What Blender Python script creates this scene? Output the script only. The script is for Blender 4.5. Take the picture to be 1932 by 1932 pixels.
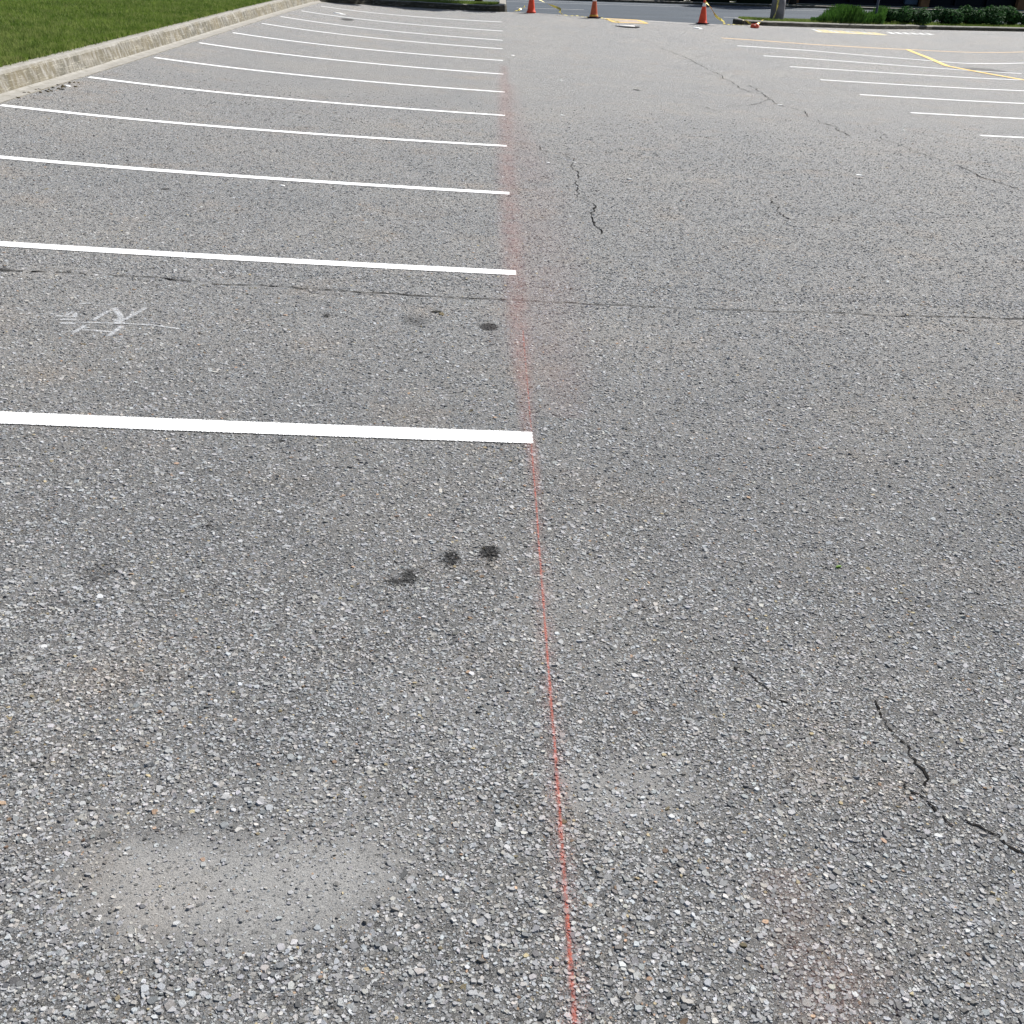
import bpy, bmesh, math, random
import numpy as np
from mathutils import Vector, Matrix
R = math.radians
random.seed(7); rng = np.random.default_rng(7)
sc = bpy.context.scene
for o in list(bpy.data.objects): bpy.data.objects.remove(o)

# ------------------------------------------------------------------ camera
PITCH, ROLL, YAW, CAMH = 0.47707, 0.03082, 0.02779, 1.62156
cy_, sy_, cp_, sp_ = math.cos(YAW), math.sin(YAW), math.cos(PITCH), math.sin(PITCH)
FWD = np.array([sy_*cp_, cy_*cp_, -sp_]); RT0 = np.array([cy_, -sy_, 0.0]); UP0 = np.cross(RT0, FWD)
RT = RT0*math.cos(ROLL) + UP0*math.sin(ROLL); UP = UP0*math.cos(ROLL) - RT0*math.sin(ROLL)
cam = bpy.data.cameras.new('camera'); co = bpy.data.objects.new('camera', cam); sc.collection.objects.link(co)
cam.sensor_width = 36; cam.sensor_height = 36; cam.lens = 36; cam.clip_end = 3000; cam.clip_start = 0.05
M = Matrix(((RT[0], UP[0], -FWD[0], 0), (RT[1], UP[1], -FWD[1], 0), (RT[2], UP[2], -FWD[2], CAMH), (0, 0, 0, 1)))
co.matrix_world = M
sc.camera = co

# ------------------------------------------------------------------ world, sun, exposure
SUN_EL, SUN_AZ = 46.0, 46.0          # azimuth measured from +Y (ahead) towards +X (right)
w = bpy.data.worlds.new('World'); sc.world = w; w.use_nodes = True
nt = w.node_tree; nt.nodes.clear()
sky = nt.nodes.new('ShaderNodeTexSky'); sky.sky_type = 'NISHITA'; sky.sun_disc = False
sky.sun_elevation = R(SUN_EL); sky.sun_rotation = R(SUN_AZ)
sky.air_density = 1.0; sky.dust_density = 1.6; sky.ozone_density = 1.0
bg = nt.nodes.new('ShaderNodeBackground'); bg.inputs[1].default_value = 0.06
ow = nt.nodes.new('ShaderNodeOutputWorld')
nt.links.new(sky.outputs[0], bg.inputs[0]); nt.links.new(bg.outputs[0], ow.inputs[0])
sl = bpy.data.lights.new('sun', 'SUN'); sl.energy = 4.8; sl.angle = R(0.5); sl.color = (1.0, 0.975, 0.94)
so = bpy.data.objects.new('sun', sl); sc.collection.objects.link(so)
sdir = Vector((math.sin(R(SUN_AZ))*math.cos(R(SUN_EL)), math.cos(R(SUN_AZ))*math.cos(R(SUN_EL)), math.sin(R(SUN_EL))))
so.rotation_euler = sdir.to_track_quat('Z', 'Y').to_euler(); so.location = (0, 0, 30)
sc.view_settings.view_transform = 'Standard'; sc.view_settings.look = 'None'
sc.view_settings.gamma = 1; sc.view_settings.exposure = 0.70; sc.view_settings.use_curve_mapping = False

# ------------------------------------------------------------------ ground survey
COEF = [-0.02534, 0.17195, 0.03795, -0.03395, 0.01121, -0.12263, -0.19268, -0.05863, 0.02001, 0.03203, 0.08936,
        0.11652, 0.02942, -0.04307, -0.07037, -0.08029, -0.03987, 0.02885, 0.05766]
EXPS = [(0,1),(0,2),(0,3),(0,4),(0,5),(1,0),(1,1),(1,2),(1,3),(1,4),(2,0),(2,1),(2,2),(2,3),(3,0),(3,1),(3,2),(4,0),(4,1)]
def lot_z(X, Y):
    X = np.asarray(X, float); Y = np.asarray(Y, float)
    X = np.clip(X, np.maximum(-5.5, -0.6*np.maximum(Y, 0)-4), np.minimum(16.5, 0.6*np.maximum(Y, 0)+3)); Y = np.clip(Y, -1.0, 42.0)
    x = X/8; y = Y/18
    return sum(c*x**i*y**j for c, (i, j) in zip(COEF, EXPS))
def lz(x, y): return float(lot_z(x, y))
def road_z(x, y): return 0.50 + 0.019*(y-38)
def ray(px, py):
    d = FWD + RT*(px-966)/1932 + UP*(966-py)/1932
    return d/np.linalg.norm(d)
def at(px, py, zf=lz, t0=1.0, t1=120):     # surveyed point of the ground
    d = ray(px, py); t = np.arange(t0, t1, 0.02)
    P = np.array([0, 0, CAMH]) + t[:, None]*d
    zz = lot_z(P[:, 0], P[:, 1]) if zf is lz else np.array([zf(a, b) for a, b in P[:, :2]])
    k = np.argmax(P[:, 2] < zz)
    return float(P[k, 0]), float(P[k, 1])

# ------------------------------------------------------------------ helpers
def props(o, label=None, cat=None, group=None, kind=None):
    if label: o['label'] = label
    if cat: o['category'] = cat
    if group: o['group'] = group
    if kind: o['kind'] = kind
    return o
def link(name, verts, faces, mat, parent=None, smooth=False):
    me = bpy.data.meshes.new(name); me.from_pydata([tuple(v) for v in verts], [], faces); me.update()
    if mat: me.materials.append(mat)
    if smooth: me.polygons.foreach_set('use_smooth', [True]*len(me.polygons))
    o = bpy.data.objects.new(name, me); sc.collection.objects.link(o)
    if parent: o.parent = parent
    return o
def link_np(name, V, F, mat, parent=None, smooth=False):
    """V (n,3), F (m,k) numpy arrays, k = 3 or 4"""
    me = bpy.data.meshes.new(name); k = F.shape[1]
    me.vertices.add(len(V)); me.vertices.foreach_set('co', V.astype(np.float32).ravel())
    me.loops.add(F.size); me.loops.foreach_set('vertex_index', F.astype(np.int32).ravel())
    me.polygons.add(len(F)); me.polygons.foreach_set('loop_start', np.arange(0, F.size, k, dtype=np.int32))
    me.update(calc_edges=True); me.validate()
    if smooth: me.polygons.foreach_set('use_smooth', np.ones(len(me.polygons), dtype=bool))
    me.materials.append(mat)
    o = bpy.data.objects.new(name, me); sc.collection.objects.link(o)
    if parent: o.parent = parent
    return o
def empty(name, loc):
    o = bpy.data.objects.new(name, None); sc.collection.objects.link(o); o.location = loc; o.empty_display_size = .2
    return o
class NT:
    def __init__(s, name):
        s.m = bpy.data.materials.new(name); s.m.use_nodes = True; s.t = s.m.node_tree; s.t.nodes.clear()
        s.out = s.t.nodes.new('ShaderNodeOutputMaterial')
    def n(s, typ, ins=None, **kw):
        nd = s.t.nodes.new('ShaderNode'+typ)
        for k, v in kw.items(): setattr(nd, k, v)
        for k, v in (ins or {}).items(): s.set(nd.inputs[k], v)
        return nd
    def set(s, sock, v):
        if isinstance(v, bpy.types.NodeSocket): s.t.links.new(v, sock)
        elif v is not None: sock.default_value = v
    def math(s, op, a, b=None, c=None, clamp=False):
        nd = s.t.nodes.new('ShaderNodeMath'); nd.operation = op; nd.use_clamp = clamp
        s.set(nd.inputs[0], a)
        if b is not None: s.set(nd.inputs[1], b)
        if c is not None: s.set(nd.inputs[2], c)
        return nd.outputs[0]
    def vmath(s, op, a, b=None, scale=None):
        nd = s.t.nodes.new('ShaderNodeVectorMath'); nd.operation = op
        s.set(nd.inputs[0], a)
        if b is not None: s.set(nd.inputs[1], b)
        if scale is not None: s.set(nd.inputs[3], scale)
        return nd.outputs[1] if op in ('LENGTH', 'DISTANCE', 'DOT_PRODUCT') else nd.outputs[0]
    def ramp(s, v, lo, hi, a=0.0, b=1.0, smooth=False):
        nd = s.t.nodes.new('ShaderNodeMapRange'); nd.clamp = True
        if smooth: nd.interpolation_type = 'SMOOTHSTEP'
        for i, x in enumerate((v, lo, hi, a, b)): s.set(nd.inputs[i], x)
        return nd.outputs[0]
    def mix(s, f, a, b, blend='MIX'):
        nd = s.t.nodes.new('ShaderNodeMix'); nd.data_type = 'RGBA'; nd.blend_type = blend
        s.set(nd.inputs[0], f); s.set(nd.inputs[6], a); s.set(nd.inputs[7], b)
        return nd.outputs[2]
    def noise(s, vec, scale, detail=2, rough=.5, dist=0):
        nd = s.n('TexNoise', {'Scale': scale, 'Detail': detail, 'Roughness': rough, 'Distortion': dist})
        if vec is not None: s.set(nd.inputs['Vector'], vec)
        return nd
    def cramp(s, v, stops):
        nd = s.t.nodes.new('ShaderNodeValToRGB'); cr = nd.color_ramp
        while len(cr.elements) < len(stops): cr.elements.new(0.5)
        for e, (p, c) in zip(cr.elements, stops): e.position = p; e.color = (*c, 1)
        s.set(nd.inputs[0], v); return nd.outputs[0]
    def pos(s): return s.n('NewGeometry').outputs['Position']
    def bsdf(s, color, rough=.9, spec=.3, normal=None, metallic=0, alpha=None):
        b = s.n('BsdfPrincipled', {'Base Color': color, 'Roughness': rough, 'Specular IOR Level': spec, 'Metallic': metallic})
        if normal is not None: s.set(b.inputs['Normal'], normal)
        if alpha is not None: s.set(b.inputs['Alpha'], alpha)
        s.t.links.new(b.outputs[0], s.out.inputs[0]); return b
    def bump(s, h, dist, strength=1.0):
        return s.n('Bump', {'Height': h, 'Distance': dist, 'Strength': strength}).outputs[0]
def C4(r, g=None, b=None): return (r, r if g is None else g, r if b is None else b, 1)
def simple(name, col, rough=.7, spec=.3, var=.15, scale=8, bump=0, bscale=60, metallic=0):
    s = NT(name); p = s.pos(); n = s.noise(p, scale, 4, .6).outputs[0]
    f = s.ramp(n, .3, .7, 1-var, 1+var)
    c = s.vmath('SCALE', (col[0], col[1], col[2]), scale=f)
    nm = None
    if bump: nm = s.bump(s.noise(p, bscale, 3).outputs[0], bump)
    s.bsdf(c, rough, spec, nm, metallic); return s.m

# ------------------------------------------------------------------ asphalt
ELL_DUST = [  # x, y, rx, ry, angle, strength : smooth pale fines
    (-.46, 1.62, .46, .20, 0, .30), (.34, 1.80, .20, .13, 10, .5), (.27, 2.5, .2, .40, 0, .22), (-.1, 2.05, .22, .25, 0, .15)]
def stain_from_px(px, py, rxp, ryp, ang=0):
    x, y = at(px, py); x2, _ = at(px+rxp, py); _, y2 = at(px, py-ryp)
    return (x, y, abs(x2-x)*1.08, max(abs(y2-y)*1.08, .008), ang)
STAINS = [(*stain_from_px(923, 1046, 19, 11), .95), (*stain_from_px(851, 1054, 15, 10), .92), (*stain_from_px(772, 1091, 15, 13), .85),
          (*stain_from_px(744, 1099, 15, 7), .85), (*stain_from_px(923, 619, 17, 7), .9), (*stain_from_px(783, 605, 27, 9), .42),
          (*stain_from_px(300, 1284, 6, 7), .8), (*stain_from_px(616, 597, 6, 3.5), .9), (*stain_from_px(392, 996, 4, 3), .9),
          (*stain_from_px(190, 1083, 34, 20), .38), (*stain_from_px(312, 357, 8, 2), .8), (*stain_from_px(5, 511, 22, 5), .7),
          (*stain_from_px(655, 37, 14, 2.2), .8), (*stain_from_px(1858, 133, 28, 4), .55), (*stain_from_px(532, 832, 6, 3), .8),
          (*stain_from_px(966, 1099, 7, 5), .6), (*stain_from_px(1201, 170, 6, 1.3), .8)]
s = NT('asphalt'); P = s.pos()
warp = s.noise(P, 90, 2).outputs['Color']
Pw = s.vmath('ADD', P, s.vmath('SCALE', s.vmath('SUBTRACT', warp, (.5, .5, .5)), scale=.007))
def chips(vec, scale, off):
    q = s.vmath('ADD', vec, off)
    v = s.n('TexVoronoi', {'Vector': q, 'Scale': scale, 'Randomness': 1.0}, voronoi_dimensions='2D', feature='F1')
    e = s.n('TexVoronoi', {'Vector': q, 'Scale': scale, 'Randomness': 1.0}, voronoi_dimensions='2D', feature='DISTANCE_TO_EDGE')
    sp = s.n('SeparateColor', {'Color': v.outputs['Color']})
    loc = s.vmath('MULTIPLY', s.vmath('SUBTRACT', q, v.outputs['Position']), (1, 1, 0))
    tilt = s.vmath('DOT_PRODUCT', loc, s.vmath('SUBTRACT', v.outputs['Color'], (.5, .5, .5)))   # each stone leans its own way
    # stones are cut off at a random size inside their cell
    r = s.ramp(sp.outputs[2], 0, 1, .26, .56)
    m = s.math('MINIMUM', s.ramp(e.outputs['Distance'], .04, .15, 0, 1), s.ramp(s.math('SUBTRACT', r, v.outputs['Distance']), -.03, .06, 0, 1))
    return m, sp.outputs[0], sp.outputs[1], sp.outputs[2], tilt
dust = None
big = s.noise(P, .55, 4, .6).outputs[0]; mid = s.noise(P, 3.2, 4, .6).outputs[0]
wob = s.vmath('SCALE', s.vmath('SUBTRACT', s.noise(P, 5, 5, .65).outputs['Color'], (.5, .5, .5)), scale=.30)
Pd = s.vmath('ADD', P, wob)
for (x, y, rx, ry, a, k) in ELL_DUST:
    m = s.n('Mapping', {'Vector': Pd, 'Location': (x, y, 0), 'Rotation': (0, 0, R(a)), 'Scale': (rx, ry, 1e5)}, vector_type='TEXTURE')
    e = s.ramp(s.vmath('LENGTH', m.outputs[0]), .45, 1.35, k, 0, True)
    dust = e if dust is None else s.math('MAXIMUM', dust, e)
def ell(vec, x, y, rx, ry, a, lo, hi):
    m = s.n('Mapping', {'Vector': vec, 'Location': (x, y, 0), 'Rotation': (0, 0, R(a)), 'Scale': (rx, ry, 1e5)}, vector_type='TEXTURE')
    return s.ramp(s.vmath('LENGTH', m.outputs[0]), lo, hi, 1, 0, True)
wobc = s.vmath('ADD', P, s.vmath('SCALE', s.vmath('SUBTRACT', s.noise(P, 9, 5, .7).outputs['Color'], (.5, .5, .5)), scale=.16))
cres = s.math('MULTIPLY', ell(wobc, -.48, 1.50, .39, .20, 3, .45, 1.2), s.math('SUBTRACT', 1.0, s.math('MULTIPLY', ell(Pd, -.42, 1.74, .42, .19, 0, .3, 1.2), .75)))
dust = s.math('MAXIMUM', dust, s.math('MULTIPLY', cres, .95))
dust = s.math('ADD', dust, s.ramp(mid, .45, .8, 0, .40), clamp=True)
m1, a1, b1, c1, t1 = chips(Pw, 82, (0, 0, 0)); m2, a2, b2, c2, t2 = chips(Pw, 150, (3.3, 1.7, 0)); m3, a3, b3, c3, t3 = chips(Pw, 300, (7.1, 5.9, 0))
cover = s.ramp(dust, 0, 1, 0, .34)
size = s.noise(P, 14, 3, .6).outputs[0]
m1 = s.math('MULTIPLY', s.math('GREATER_THAN', a1, s.math('ADD', s.ramp(size, .35, .65, .78, .50), cover)), m1)
m2 = s.math('MULTIPLY', s.math('GREATER_THAN', a2, s.math('ADD', .36, cover)), m2)
m3 = s.math('MULTIPLY', s.math('GREATER_THAN', a3, .30), m3)
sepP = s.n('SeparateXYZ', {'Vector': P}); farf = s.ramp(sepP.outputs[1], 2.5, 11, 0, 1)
m1 = s.math('MULTIPLY', m1, farf); m2 = s.math('MULTIPLY', m2, s.ramp(farf, 0, .7, .45, 1))
STONES = [(0, (.12, .12, .12)), (.2, (.25, .252, .252)), (.5, (.37, .372, .37)), (.85, (.47, .47, .463)), (.96, (.58, .58, .57)), (1, (.70, .70, .685))]
def stone_col(b, c):
    base = s.cramp(b, STONES)
    tint = s.cramp(c, [(0, (.93, .98, 1.04)), (.45, (.98, 1, 1.01)), (.75, (1.04, 1.0, .94)), (.97, (1.07, .99, .90)), (.982, (1.22, .92, .76)), (1, (1.2, 1.0, .72))])
    return s.mix(1.0, base, tint, 'MULTIPLY')
grit = s.noise(P, 1100, 3, .7).outputs[0]
binder_shade = s.mix(s.ramp(mid, .3, .7), C4(.030, .030, .030), C4(.046, .042, .038))  # dark binder, its colour also carrying the painted shade between stones
binder_shade = s.mix(s.ramp(grit, .48, .60), binder_shade, C4(.27, .268, .26))
dustc = s.mix(s.ramp(s.noise(P, 800, 3, .75).outputs[0], .38, .62), C4(.16, .156, .148), C4(.40, .392, .375))
dirt = s.ramp(dust, .12, 1, 0, .9)
base = s.mix(dirt, binder_shade, dustc)
base = s.mix(m3, base, s.mix(s.math('MULTIPLY', dirt, .45), stone_col(b3, c3), dustc))
base = s.mix(m2, base, stone_col(b2, c2))
base = s.mix(m1, base, stone_col(b1, c1))
base = s.vmath('SCALE', base, scale=s.ramp(s.noise(P, 420, 4, .7).outputs[0], .3, .7, .80, 1.20))
# irregular pits of lost stones, their shade painted in as near-black colour
pv = s.n('TexVoronoi', {'Vector': s.vmath('ADD', Pw, s.vmath('MULTIPLY', s.noise(P, 120, 3, .8).outputs['Color'], (.055, .03, 0))), 'Scale': 60, 'Randomness': 1}, voronoi_dimensions='2D', feature='F1')
pr = s.n('SeparateColor', {'Color': pv.outputs['Color']})
pit = s.math('MULTIPLY', s.math('GREATER_THAN', pr.outputs[0], s.ramp(size, .38, .66, .97, .78)), s.ramp(pv.outputs['Distance'], .10, .34, 1, 0))
pit = s.math('MULTIPLY', pit, s.ramp(dust, .2, .9, 1, .35))
base = s.mix(s.math('MULTIPLY', pit, .88), base, C4(.032, .031, .030))
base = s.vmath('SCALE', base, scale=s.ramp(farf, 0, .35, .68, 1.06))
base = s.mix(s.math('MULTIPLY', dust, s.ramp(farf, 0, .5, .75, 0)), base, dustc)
# slow variation: traffic polish, tan patches
base = s.mix(1.0, base, s.cramp(big, [(.3, (.93, .945, .96)), (.5, (1, 1, 1)), (.7, (1.07, 1.05, 1.02))]), 'MULTIPLY')
tan = s.noise(P, 1.7, 3, .6).outputs[0]
base = s.mix(s.ramp(tan, .55, .78, 0, .55), base, s.mix(1.0, base, C4(1.15, 1.0, .86), 'MULTIPLY'))
fl1 = s.noise(P, 48, 4, .75).outputs[0]; fl2 = s.noise(P, 17, 4, .75).outputs[0]
base = s.mix(s.math('MULTIPLY', s.ramp(fl1, .585, .66), s.ramp(dust, 0, .6, .75, .3)), base, s.mix(1.0, base, C4(.40), 'MULTIPLY'))  # dark flecks paint the shaded near sides of stones into the colour
base = s.mix(s.ramp(fl2, .60, .68, 0, .4), base, s.mix(1.0, base, C4(.6), 'MULTIPLY'))
base = s.mix(s.ramp(fl1, .42, .34, 0, .35), base, s.mix(1.0, base, C4(1.35), 'MULTIPLY'))
def marks(s, base, P):
    """oil drips and red chalk lying on paving and chips alike"""
    wob = s.vmath('SCALE', s.vmath('SUBTRACT', s.noise(P, 75, 5, .85).outputs['Color'], (.5, .5, .5)), scale=.11)
    Ps = s.vmath('ADD', P, wob); st = None
    for (x, y, rx, ry, a, k) in STAINS:
        m = s.n('Mapping', {'Vector': Ps, 'Location': (x, y, 0), 'Rotation': (0, 0, R(a)), 'Scale': (rx, ry, 1e5)}, vector_type='TEXTURE')
        e = s.ramp(s.vmath('LENGTH', m.outputs[0]), .75 if k > .5 else .4, 1.2, k, 0, True)
        st = e if st is None else s.math('MAXIMUM', st, e)
    st = s.math('MULTIPLY', st, s.ramp(s.noise(P, 120, 4, .8).outputs[0], .36, .46, .5, 1))
    base = s.mix(st, base, s.mix(1.0, base, C4(.020, .019, .017), 'MULTIPLY'))
    X = s.n('SeparateXYZ', {'Vector': P}).outputs[0]; Y = s.n('SeparateXYZ', {'Vector': P}).outputs[1]
    d = s.math('ABSOLUTE', s.math('SUBTRACT', X, s.math('ADD', .172, s.math('MULTIPLY', s.math('SUBTRACT', s.noise(P, 3, 2).outputs[0], .5), .010))))
    g = s.noise(P, 330, 3, .8).outputs[0]; brk = s.noise(P, 11, 4, .7).outputs[0]
    wd = s.ramp(Y, 1.0, 3.0, .0072, .0042); upto = s.ramp(Y, 3.66, 3.72, 1, 0)
    core = s.math('MULTIPLY', s.ramp(d, s.math('MULTIPLY', wd, .35), s.math('MULTIPLY', wd, 1.25), 1, 0), s.math('MULTIPLY', s.ramp(g, .36, .56), s.ramp(brk, .34, .60, .12, .72)))
    halo = s.math('MULTIPLY', s.ramp(d, 0, .045, 1, 0, True), s.math('MULTIPLY', s.ramp(g, .50, .66), s.ramp(brk, .40, .62, .1, .62)))
    k = s.math('MULTIPLY', s.math('MAXIMUM', core, halo), upto)
    base = s.mix(k, base, C4(.50, .125, .085))
    return base
base = marks(s, base, P)
def lift(m, t, hgt, sl): return s.math('MULTIPLY', m, s.math('ADD', s.math('MULTIPLY', t, sl), hgt))
h = s.math('MAXIMUM', s.math('MAXIMUM', lift(m1, t1, .0034, 1.4), lift(m2, t2, .0024, 1.4)), lift(m3, t3, .0016, 1.4))
h = s.math('MULTIPLY', h, s.ramp(dust, 0, 1, 1, .5))
h = s.math('SUBTRACT', h, s.math('MULTIPLY', pit, .007))
h = s.math('ADD', h, s.math('MULTIPLY', s.noise(P, 600, 3, .7).outputs[0], .0013))
h = s.math('ADD', h, s.math('MULTIPLY', s.noise(P, 38, 3, .6).outputs[0], .003))
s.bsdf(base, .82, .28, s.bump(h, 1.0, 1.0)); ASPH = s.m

# ------------------------------------------------------------------ parking lot
EDGE = [(-5.2, 34.7), (-5.0, 34.9), (-3.95, 36.15), (-2.6, 36.65), (-1.2, 36.5), (.2, 36.4), (1.1, 36.42), (2.1, 36.2), (3.1, 35.85),
        (4.4, 35.85), (5.5, 35.92), (6.6, 36.1), (7.6, 36.6)]
KR_PX = [(1396.6, 46.6), (1448, 49.1), (1511, 51), (1574, 52.8), (1667, 55.2), (1759, 56.6)]
KR = [at(*a) for a in KR_PX]
KR += [(20.5, KR[-1][1]+1.2), (28, KR[-1][1]+2.8), (60, KR[-1][1]+8)]
EX = np.array([e[0] for e in EDGE]+[k[0] for k in KR]); EY = np.array([e[1] for e in EDGE]+[k[1] for k in KR])
o_ = np.argsort(EX); EX, EY = EX[o_], EY[o_]
xs = np.unique(np.concatenate([np.arange(-5.2, 20, .4), np.arange(20, 60.1, 2.0), EX]))
NY = 130; ty = np.linspace(0, 1, NY)
X = np.repeat(xs[:, None], NY, 1); yE = np.interp(xs, EX, EY)
Y = -14 + (yE[:, None]+14)*ty[None, :]
Z = lot_z(X, Y)
def gridfaces(a, b): 
    i = np.arange(a-1)[:, None]*b + np.arange(b-1)[None, :]
    return np.stack([i, i+b, i+b+1, i+1], -1).reshape(-1, 4)
V = np.stack([X, Y, Z], -1).reshape(-1, 3); F = gridfaces(len(xs), NY)
n0 = len(V); skirt = np.stack([xs, yE, Z[:, -1]-.8], -1); V = np.vstack([V, skirt])
top = np.arange(len(xs))*NY + NY-1; bot = n0 + np.arange(len(xs))
F = np.vstack([F, np.stack([top[:-1], top[1:], bot[1:], bot[:-1]], -1)])
lot = link_np('parking_lot', V, F, ASPH, smooth=False); props(lot, kind='structure')
def sheet_z(x, y): return lz(x, y)

# ------------------------------------------------------------------ concrete kerbs
def concrete(name, stained=True, k=1.0):
    s = NT(name); P = s.pos()
    n = s.noise(P, 6, 5, .65).outputs[0]; f = s.noise(P, 160, 3, .6).outputs[0]
    c = s.mix(s.ramp(n, .35, .7), C4(.27, .255, .225), C4(.36, .345, .315))
    c = s.mix(s.ramp(f, .4, .75, 0, .5), c, C4(.20, .19, .165))
    if stained:
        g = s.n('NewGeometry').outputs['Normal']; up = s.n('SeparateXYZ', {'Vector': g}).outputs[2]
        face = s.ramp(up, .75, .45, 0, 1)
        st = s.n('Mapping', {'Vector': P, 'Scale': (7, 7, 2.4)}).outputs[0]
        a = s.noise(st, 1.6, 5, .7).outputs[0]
        lich_shade = s.math('MULTIPLY', face, s.ramp(a, .36 if k == 1 else .2, .54 if k == 1 else .4, 0, .86 if k == 1 else .96))  # stains on the left kerb, painted shade on the faces of the others
        c = s.mix(lich_shade, c, s.mix(s.ramp(s.noise(P, 2.5, 3).outputs[0], .4, .6), C4(.085*k, .080*k, .060*k), C4(.135*k, .115*k, .070*k)))
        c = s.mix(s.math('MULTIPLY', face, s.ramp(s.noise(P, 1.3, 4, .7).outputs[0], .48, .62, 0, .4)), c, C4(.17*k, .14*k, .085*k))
        c = s.mix(s.ramp(s.noise(P, 11, 4, .75).outputs[0], .52, .68, 0, .45), c, C4(.15*k, .14*k, .11*k))
        q = s.noise(s.n('Mapping', {'Vector': P, 'Scale': (1, .8, 26)}).outputs[0], 1.0, 3, .6).outputs[0]
        c = s.mix(s.math('MULTIPLY', face, s.math('MULTIPLY', s.ramp(s.math('ABSOLUTE', s.math('SUBTRACT', q, .5)), .0, .012, 1, 0), .6)), c, C4(.55, .52, .42))
    s.bsdf(c, .9, .2, s.bump(s.math('ADD', n, s.math('MULTIPLY', f, .5)), .006)); return s.m
CONC = concrete('stained_concrete'); CONC_SHADE = concrete('shaded_kerb_concrete', True, .35)  # second concrete has the shade of its upright faces painted in near-black
def resample(path, step):
    out = []
    for a, b in zip(path[:-1], path[1:]):
        L = math.dist(a, b); k = max(1, int(L/step))
        out += [(a[0]+(b[0]-a[0])*i/k, a[1]+(b[1]-a[1])*i/k) for i in range(k)]
    return out+[path[-1]]
def sweep(name, path, prof, mat, side=1, zf=lz, jit=.004, parent=None, step=.35):
    """profile (d, z): d metres to the left (side=1) of the walking direction"""
    pts = resample(path, step); V = []; F = []
    k = len(prof)
    for i, p in enumerate(pts):
        a = pts[max(i-1, 0)]; b = pts[min(i+1, len(pts)-1)]
        t = Vector((b[0]-a[0], b[1]-a[1])).normalized(); nrm = Vector((-t.y, t.x))*side
        z0 = zf(*p)
        for d, z in prof:
            j = random.uniform(-jit, jit)
            V.append((p[0]+nrm.x*(d+j), p[1]+nrm.y*(d+j), z0+z+j*.5))
    for i in range(len(pts)-1):
        for j in range(k-1):
            a = i*k+j; F.append((a, a+1, a+k+1, a+k) if side < 0 else (a, a+k, a+k+1, a+1))
    for base in (0, (len(pts)-1)*k): F.append(tuple(range(base, base+k)))
    return link(name, V, F, mat, parent)
PROF = [(-.02, -.1), (-.01, .006), (.13, .018), (.165, .035), (.19, .12), (.215, .205), (.235, .232), (.27, .243), (.40, .246), (.415, .235), (.425, -.2)]
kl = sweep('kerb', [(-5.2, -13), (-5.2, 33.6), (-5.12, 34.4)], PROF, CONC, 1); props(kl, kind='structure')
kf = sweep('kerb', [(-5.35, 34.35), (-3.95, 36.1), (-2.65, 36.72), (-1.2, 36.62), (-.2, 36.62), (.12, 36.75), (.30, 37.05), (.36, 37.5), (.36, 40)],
           [(-.01, -.1), (0, .006), (.015, .12), (.03, .155), (.06, .165), (.24, .17), (.25, -.2)], CONC_SHADE, 1, step=.15); props(kf, kind='structure')
KRP = [(9.6, 39.7), (8.9, 39.1), (8.2, 38.2), (7.86, 37.5), (7.86, 37.12), (8.05, 36.97)] + KR[1:]
def kr_z(x, y):
    ref = float(np.interp(x, [k[0] for k in KRP[5:]], [k[1] for k in KRP[5:]])) if x > 8.05 else 37.0
    return lz(x, min(y, ref))
kr = sweep('kerb', KRP, [(-.02, -.1), (-.005, .006), (.02, .11), (.05, .14), (.20, .15), (.21, -.2)], CONC_SHADE, 1, zf=kr_z, step=.2); props(kr, kind='structure')

# ------------------------------------------------------------------ road, far verge, ground
def asphalt2(name, c0, c1):
    s = NT(name); P = s.pos()
    n = s.noise(P, .6, 4, .6).outputs[0]; v = s.n('TexVoronoi', {'Vector': P, 'Scale': 110, 'Randomness': 1})
    g = s.n('SeparateColor', {'Color': v.outputs['Color']}).outputs[0]
    st = s.noise(s.n('Mapping', {'Vector': P, 'Scale': (.12, 2.2, 1)}).outputs[0], 1, 3).outputs[0]
    c = s.mix(s.ramp(n, .3, .7), C4(*c0), C4(*c1)); c = s.vmath('SCALE', c, scale=s.ramp(g, 0, 1, .7, 1.3))
    c = s.vmath('SCALE', c, scale=s.ramp(st, .35, .65, .86, 1.14))
    s.bsdf(c, .9, .2, s.bump(v.outputs['Distance'], .003)); return s.m
ROADM = asphalt2('road_asphalt', (.062, .075, .090), (.078, .090, .103))
rx = np.concatenate([np.arange(-90, -6, 10.0), np.arange(-6, 62, 1.0), np.arange(64, 131, 10)])
y_n = np.interp(rx, np.concatenate([[-90, -5.5], EX]), np.concatenate([[35, 35], EY]))+.03
tt_ = np.linspace(0, 1, 9); Yr = y_n[:, None]+(58-y_n[:, None])*tt_[None, :]; Xr = np.repeat(rx[:, None], 9, 1)
Zr = .50+.019*(Yr-38); Zr = np.minimum(Zr, np.where(tt_[None, :] < .2, lot_z(Xr, np.repeat(y_n[:, None], 9, 1))-.01, 99))
road = link_np('road', np.stack([Xr, Yr, Zr], -1).reshape(-1, 3), gridfaces(*Xr.shape), ROADM); props(road, kind='structure')
FARK = sweep('kerb', [(-90, 58), (130, 58)], [(-.02, -.1), (0, .005), (.03, .10), (.06, .115), (.22, .12), (.24, -.1)], CONC_SHADE, 1, zf=road_z, step=2); props(FARK, kind='structure')

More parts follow.
